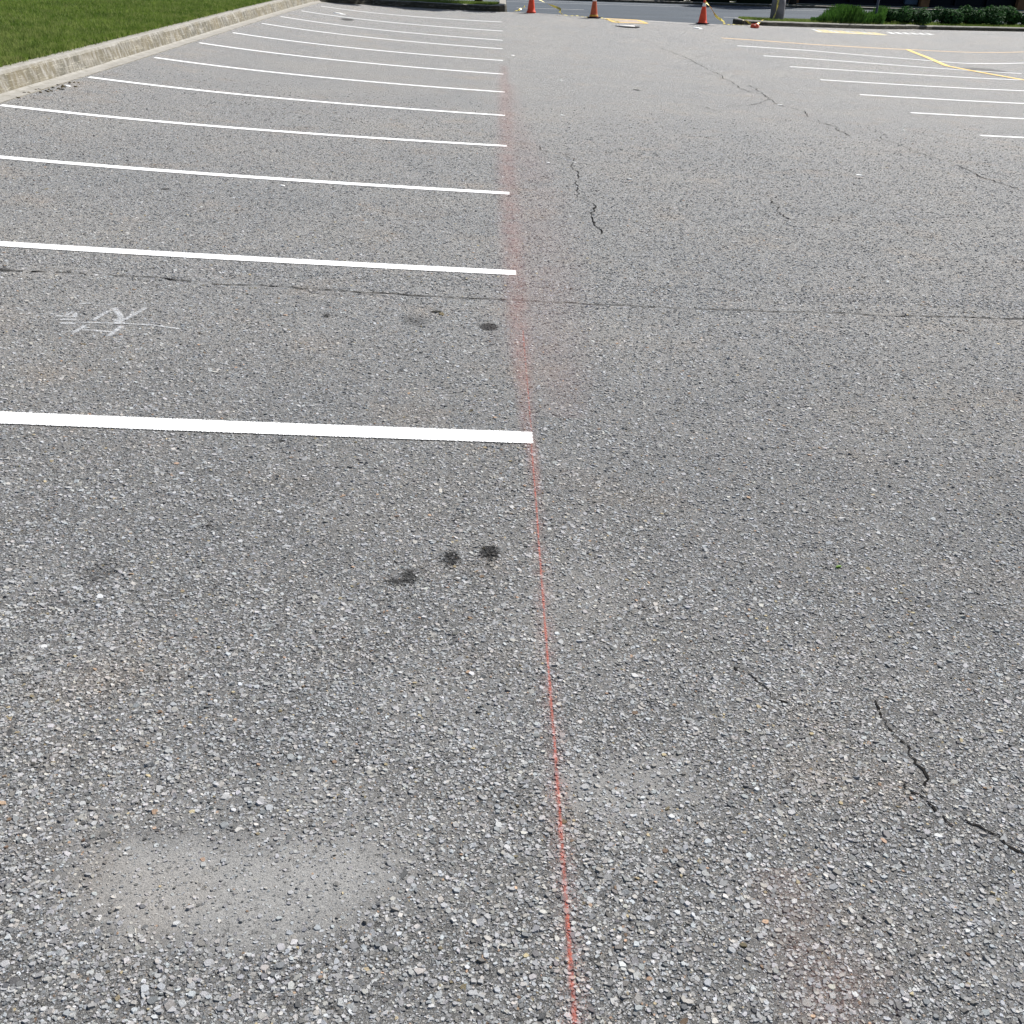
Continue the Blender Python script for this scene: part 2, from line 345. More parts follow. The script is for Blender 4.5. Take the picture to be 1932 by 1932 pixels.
def grass_base(name):
    s = NT(name); P = s.pos()
    n = s.noise(P, 1.1, 5, .65).outputs[0]; n2 = s.noise(P, 45, 4, .7).outputs[0]
    c = s.mix(s.ramp(n, .35, .65), C4(.07, .11, .025), C4(.12, .16, .045)); c = s.mix(s.ramp(n2, .4, .75, 0, .6), c, C4(.10, .13, .035))
    s.bsdf(c, 1, .1, s.bump(n2, .04)); return s.m
GRB = grass_base('lawn_soil')
def blade_mat(name, a, b, c_):
    s = NT(name); P = s.pos()
    n = s.noise(P, 1.3, 5, .7).outputs[0]; n2 = s.noise(P, 9, 4, .7).outputs[0]; n3 = s.noise(P, .45, 4, .65).outputs[0]
    c = s.mix(s.ramp(n, .40, .60), C4(*a), C4(*b)); c = s.mix(s.ramp(n2, .48, .66, 0, .85), c, C4(*c_))
    c = s.mix(s.ramp(n3, .52, .68, 0, .55), c, C4(*c_)); c = s.mix(s.ramp(n2, .46, .34, 0, .5), c, C4(a[0]*.5, a[1]*.55, a[2]*.5))
    d = s.n('BsdfDiffuse', {'Color': c}); t = s.n('BsdfTranslucent', {'Color': c})
    mx = s.n('MixShader', {0: .35, 1: d.outputs[0], 2: t.outputs[0]}); s.t.links.new(mx.outputs[0], s.out.inputs[0]); return s.m
BLADE = blade_mat('grass_blades', (.085, .150, .024), (.165, .240, .045), (.32, .33, .13))
def lawn_z(x, y): return lz(-5.5, y) + .228 + .035*max(0, -5.62-x)
def blades(name, pts, mat, h=(.04, .09), wdt=.012, kind='stuff'):
    n = len(pts); a = rng.uniform(0, math.tau, n); hh = rng.uniform(h[0], h[1], n); ln = rng.uniform(-.6, .6, (n, 2))*hh[:, None]
    dx = np.cos(a)*wdt/2; dy = np.sin(a)*wdt/2
    V = np.empty((n, 3, 3)); V[:, 0] = pts; V[:, 1] = pts; V[:, 2] = pts
    V[:, 0, 0] -= dx; V[:, 0, 1] -= dy; V[:, 1, 0] += dx; V[:, 1, 1] += dy
    V[:, 2, 0] += ln[:, 0]; V[:, 2, 1] += ln[:, 1]; V[:, 2, 2] += hh
    o = link_np(name, V.reshape(-1, 3), np.arange(n*3).reshape(-1, 3), mat)
    return o
# lawn behind the left kerb
gx = np.concatenate([[-5.61], np.arange(-6.2, -20, -.8), [-22, -30, -60]])[::-1]; gy = np.concatenate([np.arange(-13, 34.6, .8), [34.9]])
Xl, Yl = np.meshgrid(gx, gy, indexing='ij'); Zl = np.vectorize(lawn_z)(Xl, Yl)
lawn = link_np('lawn', np.stack([Xl, Yl, Zl], -1).reshape(-1, 3), gridfaces(*Xl.shape), GRB); props(lawn, kind='structure')
N = 260000
yy = 8 + 28*rng.random(N)**.8; xx = -5.60 - np.abs((rng.random(N)**1.2)*(yy*.55+1-4)); xx[:30000] = -5.62+rng.normal(0, .04, 30000)
zz = lot_z(np.full(N, -5.5), yy)+.228+.035*np.maximum(0, -5.62-xx)
gr = blades('grass', np.stack([xx, yy, zz-.01], -1), BLADE, (.035, .085), .012)
props(gr, 'short mown green grass behind the stained concrete kerb', 'grass', kind='stuff')
# bed behind the far kerb
def bed_z(x, y): return lz(min(x, .2), min(y, 37)) + .15
bx = np.arange(-60, .21, .85); bx[-1] = .16
VV = []; 
for x in bx:
    y0 = float(np.interp(x, [-60, -5.4, -3.95, -2.6, -.2, .2], [34.9, 34.9, 36.3, 36.93, 36.87, 37.1]))
    for t in np.linspace(0, 1, 6): VV.append((x, y0+(40.2-y0)*t, bed_z(x, y0)+.0*t))
bed = link_np('planting_bed', np.array(VV), gridfaces(len(bx), 6), GRB); props(bed, kind='structure')
n = 30000; xx = rng.uniform(-9, .1, n); yy = rng.uniform(36.95, 40, n)
g2 = blades('grass', np.array([(a, b, bed_z(a, b)-.01) for a, b in zip(xx, yy)]), BLADE, (.04, .10), .014)
props(g2, 'yellow green grass strip above the rounded end of the far kerb', 'grass', kind='stuff')
# island behind the right kerb
KRa = np.array(KRP[5:]); 
def isl_front(x): return float(np.interp(x, KRa[:, 0], KRa[:, 1]))
def isl_z(x, y): return lz(x, min(y, isl_front(max(x, 8.05)))) + .135
ix = np.concatenate([[7.85, 8.0, 8.3, 8.8], np.arange(9.3, 22, .7), np.arange(22, 60, 3)])
def isl_rng(x):
    y0 = isl_front(max(x, 8.0))+.17
    y1 = isl_front(max(x, 8.0)) + 4.6
    if x < 14: y1 = float(np.interp(x, [7.85, 8.2, 8.9, 9.6, 14], [37.5, 38.2, 39.1, 39.7, 43.5]))
    return y0, y1
VV = []
for x in ix:
    y0, y1 = isl_rng(x)
    for t in np.linspace(0, 1, 8): VV.append((x, y0+(y1-y0)*t, isl_z(x, y0)-.10*max(0, t-.9)*10))
isl = link_np('island_bed', np.array(VV), gridfaces(len(ix), 8), GRB); props(isl, kind='structure')
n = 60000; xx = rng.uniform(8.1, 24, n); tt = rng.random(n)
pts = []
for a, t in zip(xx, tt):
    y0, y1 = isl_rng(a); pts.append((a, y0+.02+(y1-y0-.2)*t, isl_z(a, y0)-.01))
g3 = blades('grass', np.array(pts), BLADE, (.04, .12), .016)
props(g3, 'green grass on the island between the utility post and the shrubs', 'grass', kind='stuff')
# verge, footpath and land beyond the road
VERGE = blade_mat('far_verge', (.05, .075, .018), (.08, .10, .028), (.13, .13, .06))
def bank_z(x, y): return .985 + .012*(y-58)
def strip(name, x0, x1, y0, y1, mat, dz=0, kind='structure'):
    xs_ = np.linspace(x0, x1, 40); ys_ = np.linspace(y0, y1, 4)
    A, B = np.meshgrid(xs_, ys_, indexing='ij')
    o = link_np(name, np.stack([A, B, .985+.012*(B-58)+dz], -1).reshape(-1, 3), gridfaces(*A.shape), mat)
    return props(o, kind=kind)
strip('verge', -90, 130, 58.22, 140, VERGE)
PATHM = simple('path_concrete', (.42, .40, .36), .9, .2, .12, 3)
strip('footpath', -90, 130, 60.6, 61.9, PATHM, .006)
strip('driveway', 30.5, 40, 58.3, 62.9, PATHM, .012)
gm = link('ground', [(-1500, -1500, -1.6), (1500, -1500, -1.6), (1500, 1500, -1.6), (-1500, 1500, -1.6)], [(0, 1, 2, 3)], GRB); props(gm, kind='structure')
fl = link('ground', [(-1500, 139, 1.96), (1500, 139, 1.96), (1500, 1500, 8), (-1500, 1500, 8)], [(0, 1, 2, 3)], GRB); props(fl, kind='structure')

# ------------------------------------------------------------------ painted markings
def paint(name, col, wear=.0, edge=.9, thick=True):
    """UV: u along (m), v across 0..1; ragged edges come from the stones below"""
    s = NT(name); P = s.pos(); uv = s.n('TexCoord').outputs['UV']
    v = s.n('SeparateXYZ', {'Vector': uv}).outputs[1]; u = s.n('SeparateXYZ', {'Vector': uv}).outputs[0]
    e = s.math('SUBTRACT', .5, s.math('ABSOLUTE', s.math('SUBTRACT', v, .5)))
    eu = s.math('MULTIPLY', u, 8.0)
    e = s.math('MINIMUM', e, eu)
    n = s.noise(P, 150, 3, .7).outputs[0]
    vor = s.n('TexVoronoi', {'Vector': P, 'Scale': 130}, voronoi_dimensions='2D')
    rag = s.math('ADD', s.math('MULTIPLY', n, .19), s.math('MULTIPLY', vor.outputs['Distance'], .05))
    al = s.ramp(s.math('SUBTRACT', e, s.math('SUBTRACT', rag, .085)), 0, .012)
    pit = s.ramp(s.noise(P, 210, 3, .7).outputs[0], .735-wear*.3, .76-wear*.3, 1, 0)
    al = s.math('MULTIPLY', al, pit)
    if wear > 0: al = s.math('MULTIPLY', al, s.ramp(s.noise(P, 28, 4, .7).outputs[0], .62-wear*.35, .72-wear*.2, 1, 1-wear*1.3))
    c = s.mix(s.ramp(s.noise(P, 12, 4, .6).outputs[0], .3, .7), C4(*[k*.94 for k in col]), C4(*col))
    h = s.math('ADD', s.math('MULTIPLY', vor.outputs['Distance'], -1.0), n)
    s.bsdf(c, .6, .3, s.bump(h, .0018), alpha=al); return s.m
WHITE = paint('white_paint', (.84, .84, .83)); WHITE_OLD = paint('worn_white_paint', (.68, .68, .66), .3)
YEL = paint('yellow_paint', (.80, .53, .13), .25); YEL_OLD = paint('faded_yellow_paint', (.70, .48, .25), .2); YEL_H = paint('pale_yellow_paint', (.76, .63, .32), .2)
def band(name, pts, width, mat, dz=.004, zf=lz, step=.2, parent=None):
    """ribbon along ground points, real width in metres"""
    pts = resample(pts, step); V = []; F = []; UVs = []
    acc = 0
    for i, p in enumerate(pts):
        a = pts[max(i-1, 0)]; b = pts[min(i+1, len(pts)-1)]
        t = Vector((b[0]-a[0], b[1]-a[1])).normalized(); nx, ny = -t.y, t.x
        if i: acc += math.dist(pts[i-1], p)
        wd = width
        for sgn in (-.5, .5):
            x, y = p[0]+nx*wd*sgn, p[1]+ny*wd*sgn
            V.append((x, y, zf(x, y)+dz)); UVs.append((acc, .5+sgn))
        if i: F.append((2*i-2, 2*i, 2*i+1, 2*i-1))
    o = link(name, V, [f[::-1] for f in F], mat, parent)
    L = o.data.uv_layers.new(name='UVMap')
    for lp in o.data.loops: L.data[lp.index].uv = UVs[lp.vertex_index]
    return o
def smooth_path(pp, deg=2):                       # quadratic through the surveyed points
    P = np.array(pp); k = min(deg, len(P)-1)
    c = np.polyfit(P[:, 0], P[:, 1], k); xs_ = np.linspace(P[0, 0], P[-1, 0], 14)
    return [(float(x), float(np.polyval(c, x))) for x in xs_]
LEFT = [[(0, 790.5), (500, 810), (966, 827.5), (1007, 829)], [(0, 462.5), (300, 479), (600, 495.5), (975, 517)],
 [(0, 298), (275, 320.5), (600, 343), (962, 366)], [(0, 199.5), (250, 224), (480, 245.5), (700, 260.5), (957, 276)],
 [(166, 147), (287, 159.5), (476, 180), (590, 193.5), (953, 218)], [(290, 109.5), (482, 132), (669, 152.8), (952.8, 174.4)],
 [(376, 81), (447, 91), (697, 120.5), (950.5, 140)], [(442, 61), (697, 96.4), (949.4, 113.3)], [(495, 44), (697, 72), (948.6, 92.2)],
 [(533, 30.3), (697, 57), (948.6, 75.3)], [(569, 20.8), (697, 38.3), (948.6, 58.9)], [(603, 12.8), (711, 23.3), (947, 42.5)]]
ORD = ['nearest', 'second', 'third', 'fourth', 'fifth', 'sixth', 'seventh', 'eighth', 'ninth', 'tenth', 'eleventh', 'farthest']
for k, pp in enumerate(LEFT):
    pts = [at(*a) for a in pp][::-1]
    if k < 4:                              # runs on to the kerb outside the picture
        (xa, ya), (xb, yb) = pts[0], pts[-1]; m_ = (yb-ya)/(xb-xa); xe = -5.15
        if xb > xe+.2: pts.append((xe, yb+(xe-xb)*m_))
    sp_pts = smooth_path(pts, 2 if k < 4 else 1)
    o = band('parking_line', sp_pts, .125, WHITE)
    lab = {0: 'widest and nearest fresh white stall line, left of the red chalk line',
           11: 'farthest thin white stall line on the left, just before the dark far kerb'}.get(
           k, '%s white stall line counted from the camera in the left row' % ORD[k])
    props(o, lab, 'parking line', 'white stall lines on the left of the aisle')
RIGHT = [[(1848.6, 256), (1932, 260.2)], [(1718, 212.9), (1932, 224.5)], [(1621.8, 178.9), (1932, 195.7)], [(1547.2, 150.7), (1932, 171.7)],
 [(1490.5, 126), (1678.5, 138), (1932, 151.3)], [(1439.3, 105.3), (1630, 119.2), (1840, 132.8), (1932, 140)],
 [(1390.7, 86.5), (1532.6, 95.9), (1710.9, 111.1), (1824, 119.9), (1932, 119.2)]]
for k, pp in enumerate(RIGHT):
    pts = [at(*a) for a in pp]
    if k == 6: path = resample(pts, .5)
    else: path = smooth_path(pts)
    if k == 0:                             # a worn bite splits the nearest one
        path = [pts[0], pts[1]]
    (xa, ya), (xb, yb) = path[-3] if k else path[0], path[-1]; m_ = (yb-ya)/(xb-xa)
    xe = pts[0][0]+5.6
    if xe > xb: path = path+[(xe, yb+(xe-xb)*m_)]
    o = band('parking_line', path, .125, WHITE if k else paint('chipped_white_paint', (.82, .82, .81), .2))
    lab = {0: 'short chipped white stall line at the right picture edge, nearest of the right row',
           6: 'white stall line that bends up at its far right end, beside the orange line'}.get(
           k, '%s white stall line counted from the camera in the right row' % ORD[k])
    props(o, lab, 'parking line', 'white stall lines on the right of the aisle')
o = band('parking_line', [at(*a) for a in [(1361, 72), (1532.6, 84.2), (1727, 94.3), (1932, 98.2)]] + [(19.5, 34.7)], .14, YEL_OLD, .005)
props(o, 'long faded orange line behind the right row of stalls', 'painted line')
dg = [at(*a) for a in [(1712, 94), (1750, 109), (1787, 125), (1850, 137), (1932, 151.5)]]
o = band('parking_line', dg + [(dg[-1][0]+3, dg[-1][1]-2.0)], .16, YEL, .009); props(o, 'bright yellow diagonal line crossing the white lines at right', 'painted line')
# hatched crossing beside the island kerb
hx0, hy0 = at(1531, 55.5); hx1, hy1 = at(1671, 65.5); hx2, hy2 = at(1762, 62)
hz = empty('hatched_marking', (hx0, hy0, lz(hx0, hy0)))
props(hz, 'yellow hatched strip painted near the kerb in front of the tall grass', 'road marking')
def child(o, root):
    o.parent = root; o.matrix_parent_inverse = Matrix.Translation(-Vector(root.location)); return o
A_ = at(1540, 60.3); B_ = at(1672, 66)
child(band('border', [A_, B_], .16, YEL_H, .005), hz)
nb = 12
for i in range(nb):
    t = (i+.2)/nb; a = at(1531+ (1655-1531)*t, 55.6+(62.3-55.6)*t); b = at(1548+(1678-1548)*t, 60.6+(66.4-60.6)*t)
    child(band('stripe', [a, b], .17, YEL_H if i % 3 else WHITE_OLD, .008), hz)
hw = empty('hatched_marking', (hx2, hy2, lz(hx2, hy2))); props(hw, 'row of worn white slanting dashes right of the yellow hatched strip', 'road marking')
for i in range(6):
    a = at(1676+i*14.5, 60.6+i*.55); b = at(1686+i*14.5, 64.2+i*.35); child(band('stripe', [a, b], .20, WHITE_OLD, .005), hw)
# faded orange panel near the middle cone
oz = empty('painted_panel', (*at(1180, 42), lz(*at(1180, 42)))); props(oz, 'faded orange four sided painted panel right of the middle cone', 'road marking')
q = [at(1143, 35.6), at(1203, 38.2), at(1221, 44.5), at(1160, 42.6)]
for i in range(4):
    child(band('border', [q[i], q[(i+1) % 4]], .13, YEL, .007), oz)
FADE = paint('faded_orange_wash', (.50, .40, .32), .45)
child(band('fill', [((q[0][0]+q[3][0])/2, (q[0][1]+q[3][1])/2), ((q[1][0]+q[2][0])/2, (q[1][1]+q[2][1])/2)], abs(q[0][1]-q[3][1])*.9, FADE, .004), oz)
# road lane paint
def rband(name, a, b, wd, mat, label, dz=.004):
    o = band(name, [at(*a, zf=road_z, t0=36), at(*b, zf=road_z, t0=36)], wd, mat, dz, zf=road_z, step=1.0)
    return props(o, label, 'lane line', 'white lane paint on the road')
LANE = paint('lane_white_paint', (.60, .60, .58), .1)
a_, b_ = at(974, 13.6, zf=road_z, t0=36), at(1104, 19.8, zf=road_z, t0=36)
def lane(x0, x1, y, lab, wd=.14, mat=LANE):
    o = band('lane_line', [(x0, y), (x1, y)], wd, mat, .004, zf=road_z, step=1.0); props(o, lab, 'lane line', 'white lane paint on the road')
lane(a_[0], b_[0], (a_[1]+b_[1])/2, 'short white lane dash on the road between the left and middle cones')
c_, d_ = at(1367, 33, zf=road_z, t0=36), at(1440, 36, zf=road_z, t0=36)
lane(c_[0], d_[0]+1, c_[1]+.2, 'pale thin lane dash on the road right of the third cone')
lane(-12, 60, 54.3, 'long pale lane line near the far side of the road', .12, WHITE_OLD)
lane(-12, 60, 56.4, 'faint white edge line beside the far kerb', .12, WHITE_OLD)

# ------------------------------------------------------------------ chalk line, chalk haze, chalk marks
def powder(name, col, dens, core=.5, patch=3.0):
    s = NT(name); P = s.pos(); uv = s.n('TexCoord').outputs['UV']
    sp = s.n('SeparateXYZ', {'Vector': uv}); u, v = sp.outputs[0], sp.outputs[1]
    e = s.ramp(s.math('ABSOLUTE', s.math('SUBTRACT', v, .5)), .5*core, .5, 1, 0, True)
    eu = s.math('MINIMUM', s.ramp(u, 0, .5), 1)
    g = s.ramp(s.noise(P, 200, 4, .8).outputs[0], .42, .60)
    p = s.ramp(s.noise(P, patch, 4, .6).outputs[0], .30, .62, .25, 1)
    al = s.math('MULTIPLY', s.math('MULTIPLY', e, g), s.math('MULTIPLY', p, dens))
    b = s.bsdf(C4(*col), .95, .1, alpha=al); return s.m
# the snapped line runs straight towards the far kerb
xl = .172
RED = powder('red_chalk', (.50, .13, .09), .8, .25, 14)
def taper(name, pts, mat, dz):
    V = []; F = []; UVs = []; acc = 0
    pp = []
    for (a, b) in zip(pts[:-1], pts[1:]):
        k = max(1, int(abs(b[1]-a[1])/.1))
        pp += [tuple(a[j]+(b[j]-a[j])*i/k for j in range(3)) for i in range(k)]
    pp.append(pts[-1])
    for i, (x, y, wd) in enumerate(pp):
        wv = wd
        for sgn in (-.5, .5):
            xx = x+wv*sgn; V.append((xx, y, lz(xx, y)+dz)); UVs.append((y-pp[0][1]+.5, .5+sgn))
        if i: F.append((2*i-2, 2*i-1, 2*i+1, 2*i))
    o = link(name, V, F, mat); L = o.data.uv_layers.new(name='UVMap')
    for lp in o.data.loops: L.data[lp.index].uv = UVs[lp.vertex_index]
    return o
o = taper('chalk_line', [(xl-.002, -1, .012), (xl, 1.2, .011), (xl+.002, 1.75, .008), (xl-.001, 2.7, .007), (xl+.002, 3.2, .007), (xl, 3.68, .008), (xl+.004, 3.85, .009), (xl, 5.2, .012)], RED, .0015)
props(o, 'thin red snapped chalk line running straight up the aisle', 'chalk line')
HAZE = powder('red_chalk_dust', (.44, .22, .19), .36, .05, 4.5)
o = taper('chalk_dust', [(xl+.01, 3.3, .03), (xl-.01, 3.9, .10), (xl-.02, 5.2, .18), (xl-.03, 7, .24), (xl-.04, 10, .30), (xl-.02, 16, .34), (xl, 21, .24)], HAZE, .005)
props(o, 'pinkish chalk dust blown along the ends of the white lines', 'chalk dust', kind='stuff')
H2 = powder('faint_chalk_dust', (.42, .27, .25), .20, .0, 1.3)
o = taper('chalk_dust', [(xl+.14, 4.0, .3), (xl+.10, 5.0, .75), (xl+.18, 7.5, .9), (xl+.22, 9, .75), (xl+.1, 14, .45), (xl+.1, 18, .3)], H2, .007)
props(o, 'wide faint rosy chalk stain right of the chalk line', 'chalk dust', kind='stuff')
o = taper('chalk_dust', [(.62, .9, .3), (.66, 1.3, .34), (.62, 1.55, .2)], powder('spilled_chalk', (.42, .24, .19), .17, .0, 6), .005)
props(o, 'small reddish chalk spill at the bottom edge right of the chalk line', 'chalk dust', kind='stuff')
# hand drawn white chalk figure
CH = powder('white_chalk', (.72, .74, .76), .85, .35, 30)
def cpx(a): return at((a[0]/3.45)*.8944, (560+a[1]/3.45)*.8944)
cf = empty('chalk_marking', (*cpx((860, 420)), lz(*cpx((860, 420))))); props(cf, 'hand drawn white chalk letters and strokes between the two nearest left lines', 'chalk marking')
STK = [([(575, 284), (680, 281)], .015), ([(410, 375), (480, 380), (560, 384)], .018), ([(490, 372), (545, 345), (550, 384)], .02), ([(440, 402), (560, 404)], .022), ([(445, 425), (555, 428)], .025),
       ([(560, 422), (900, 432), (1100, 445), (1310, 468)], .014), ([(685, 407), (800, 335)], .022), ([(825, 315), (868, 362), (882, 395), (880, 430)], .028),
       ([(910, 404), (1065, 320)], .022), ([(538, 500), (620, 450)], .02), ([(600, 476), (820, 490)], .014), ([(795, 522), (888, 452)], .022), ([(850, 400), (855, 432)], .03)]
for st_, wd in STK: child(band('stroke', [cpx(a) for a in st_], wd*1.55, CH, .0048, step=.04), cf)

# ------------------------------------------------------------------ cracks
CRK = simple('crack_shadow', (.018, .017, .016), 1, 0, .3, 20)
CRACKPTS = []
def crack(pts, wd, jag=.02, step=.05, gaps=.0):
    P = resample(pts, step); V = []; F = []
    off = 0; prev = None; keep = True; CRACKPTS.extend(resample(pts, .01))
    for i, p in enumerate(P):
        a = P[max(i-1, 0)]; b = P[min(i+1, len(P)-1)]; t = Vector((b[0]-a[0], b[1]-a[1])).normalized(); n_ = (-t.y, t.x)
        off = off*.72 + random.gauss(0, jag); w_ = wd*random.uniform(.25, 1.3)
        if random.random() < .06: w_ *= 1.9
        c = (p[0]+n_[0]*off, p[1]+n_[1]*off)
        if gaps: keep = (random.random() > gaps) if keep else (random.random() < .45)
        idx = len(V)
        for sg in (-.5, .5):
            x, y = c[0]+n_[0]*w_*sg, c[1]+n_[1]*w_*sg; V.append((x, y, lz(x, y)+(.0025 if y < 5 else .0045)))
        if prev is not None and keep: F.append((prev, prev+1, idx+1, idx))
        prev = idx
    o = link('crack', V, F, CRK, lot); return o
def D(l): return [at(*a) for a in l]
crack(D([(-30, 508), (0, 510), (150, 518), (300, 525), (400, 536)]), .011, .006, .04, .12)
crack(D([(400, 536), (640, 550), (800, 560), (980, 568), (1100, 574), (1300, 583), (1600, 592), (1800, 600), (2000, 607)]), .012, .005, .03)
def z1(l): return D([((1040+a/5.367)*.8944, (200+b/5.367)*.8944) for a, b in l])
crack(z1([(0, 450), (130, 475), (250, 495), (330, 540), (430, 570), (510, 585), (550, 640), (640, 660), (750, 670), (830, 705)]), .008, .012, .06, .1)
crack(z1([(830, 705), (900, 735), (912, 775), (885, 815), (905, 855), (960, 895), (940, 930), (970, 965), (955, 1020), (985, 1050), (960, 1110), (990, 1160), (1080, 1205), (1145, 1230), (1180, 1280), (1150, 1320), (1105, 1345), (1120, 1400), (1100, 1440), (1140, 1475), (1190, 1510), (1205, 1560), (1240, 1585)]), .010, .014, .05)
crack(z1([(1180, 665), (1330, 663), (1420, 650), (1500, 620)]), .009, .02, .08, .15)
def z2(l): return D([((1400+a/3.864)*.8944, (40+b/3.864)*.8944) for a, b in l])
crack(z2([(0, 240), (110, 290), (210, 330), (300, 380), (430, 445), (500, 495)]), .018, .02, .12, .12)
crack(z2([(500, 495), (560, 522), (640, 570), (700, 595), (780, 615)]), .015, .02, .08)
crack(z2([(690, 535), (770, 590), (820, 622), (848, 655), (780, 690), (640, 712), (540, 718)]), .013, .02, .08)
crack(z2([(848, 655), (920, 690), (1000, 720), (1140, 755), (1270, 850), (1400, 905), (1530, 955)]), .014, .03, .12, .08)
crack(D([(1655, 258), (1770, 300), (1860, 335), (1932, 362), (1990, 385)]), .012, .02, .1, .08)
crack(z2([(80, 695), (100, 702), (350, 725), (480, 765)]), .010, .02, .1, .35)
def z3(l): return D([((1500+a/2.927)*.8944, (1350+b/2.927)*.8944) for a, b in l])
crack(z3([(150, 170), (220, 210), (300, 280), (380, 350), (470, 400)]), .0065, .005, .012, .08)
crack(z3([(990, 400), (1060, 480), (1140, 625), (1190, 665), (1250, 745), (1290, 830), (1320, 930)]), .006, .005, .012, .06)
crack(z3([(1180, 905), (1300, 1000), (1420, 1110), (1500, 1160)]), .0055, .005, .012, .1)
crack(z3([(1560, 1125), (1720, 1220), (1850, 1290), (1932, 1345), (2100, 1420)]), .007, .005, .012, .06)
crack(D([(1455, 375), (1480, 400), (1500, 420)]), .008, .02, .05, .2)

# ------------------------------------------------------------------ traffic cones
def lathe(name, prof, mat, parent, seg=28, jitter=0):
    V = []; F = []
    for r, z in prof:
        for i in range(seg):
            a = math.tau*i/seg; V.append((r*math.cos(a), r*math.sin(a), z))
    for j in range(len(prof)-1):
        for i in range(seg):
            a = j*seg+i; b = j*seg+(i+1) % seg; F.append((a, b, b+seg, a+seg))
    return link(name, V, F, mat, parent, smooth=True)
def coneplastic(name, col):
    s = NT(name); P = s.pos()
    c = s.mix(s.ramp(s.noise(P, 9, 4, .7).outputs[0], .45, .75, 0, .5), C4(*col), C4(col[0]*.55, col[1]*.6, col[2]*.8))
    s.bsdf(c, .45, .4); return s.m
ORNG = coneplastic('orange_red_plastic', (.78, .075, .025)); ORNG2 = coneplastic('worn_orange_plastic', (.52, .10, .035))
COLLAR = simple('white_reflective_collar', (.78, .76, .76), .4, .5, .08, 10)
BASEM = simple('black_rubber_base', (.018, .018, .02), .8, .3, .2, 12)
def rbox(name, sx, sy, z0, z1, mat, parent, bev=.01, loc=(0, 0)):
    bm = bmesh.new(); bmesh.ops.create_cube(bm, size=1)
    for v in bm.verts: v.co = Vector((v.co.x*sx+loc[0], v.co.y*sy+loc[1], z0+(v.co.z+.5)*(z1-z0)))
    bmesh.ops.bevel(bm, geom=bm.edges[:]+bm.verts[:], offset=bev, segments=2, affect='EDGES')
    me = bpy.data.meshes.new(name); bm.to_mesh(me); bm.free(); me.materials.append(mat)
    o = bpy.data.objects.new(name, me); sc.collection.objects.link(o); o.parent = parent; return o
def cone(px, py, h, mat, label, collars, basemat=BASEM, base=.36, tilt=(0, 0), rot=.2, rb=.135):
    x, y = at(px, py); root = empty('traffic_cone', (x, y, lz(x, y)+.004)); props(root, label, 'traffic cone', 'cones across the lot entrance')
    rbox('base', base, base, 0, .028, basemat, root, .008)
    r0, r1 = rb, .028; R_ = lambda z: r0+(r1-r0)*(z-.03)/(h-.03)
    lathe('cone_body', [(r0+.018, .026), (r0+.014, .045), (R_(.06), .06)] + [(R_(h*t), h*t) for t in (.2, .4, .6, .8, .97)] + [(r1*.9, h), (r1*.55, h+.003), (r1*.5, h-.03)], mat, root)
    for z0, z1 in collars:
        lathe('collar', [(R_(z0)+.0005, z0), (R_(z0)+.003, z0+.004), (R_(z1)+.003, z1-.004), (R_(z1)+.0005, z1)], COLLAR, root)
    root.rotation_euler = (tilt[0], tilt[1], rot); return root
c1 = cone(1002, 24.6, .72, ORNG, 'bright red-orange traffic cone with white collar, leftmost of the three', [(.38, .50), (.58, .64)], ORNG, .26, rb=.13)
c2 = cone(1120, 34.0, .72, ORNG2, 'dull rusty orange traffic cone with yellow bottom band, middle one', [(.47, .60)], BASEM, .36, rb=.125)
lathe('bottom_band', [(.137, .048), (.140, .052), (.134, .085), (.130, .088)], simple('amber_tape', (.75, .42, .05), .5, .4), c2)
c3 = cone(1325, 45.3, .69, ORNG, 'bright red-orange traffic cone with tape tied at its tip, right of the others', [(.50, .60)], BASEM, .34, rb=.14)

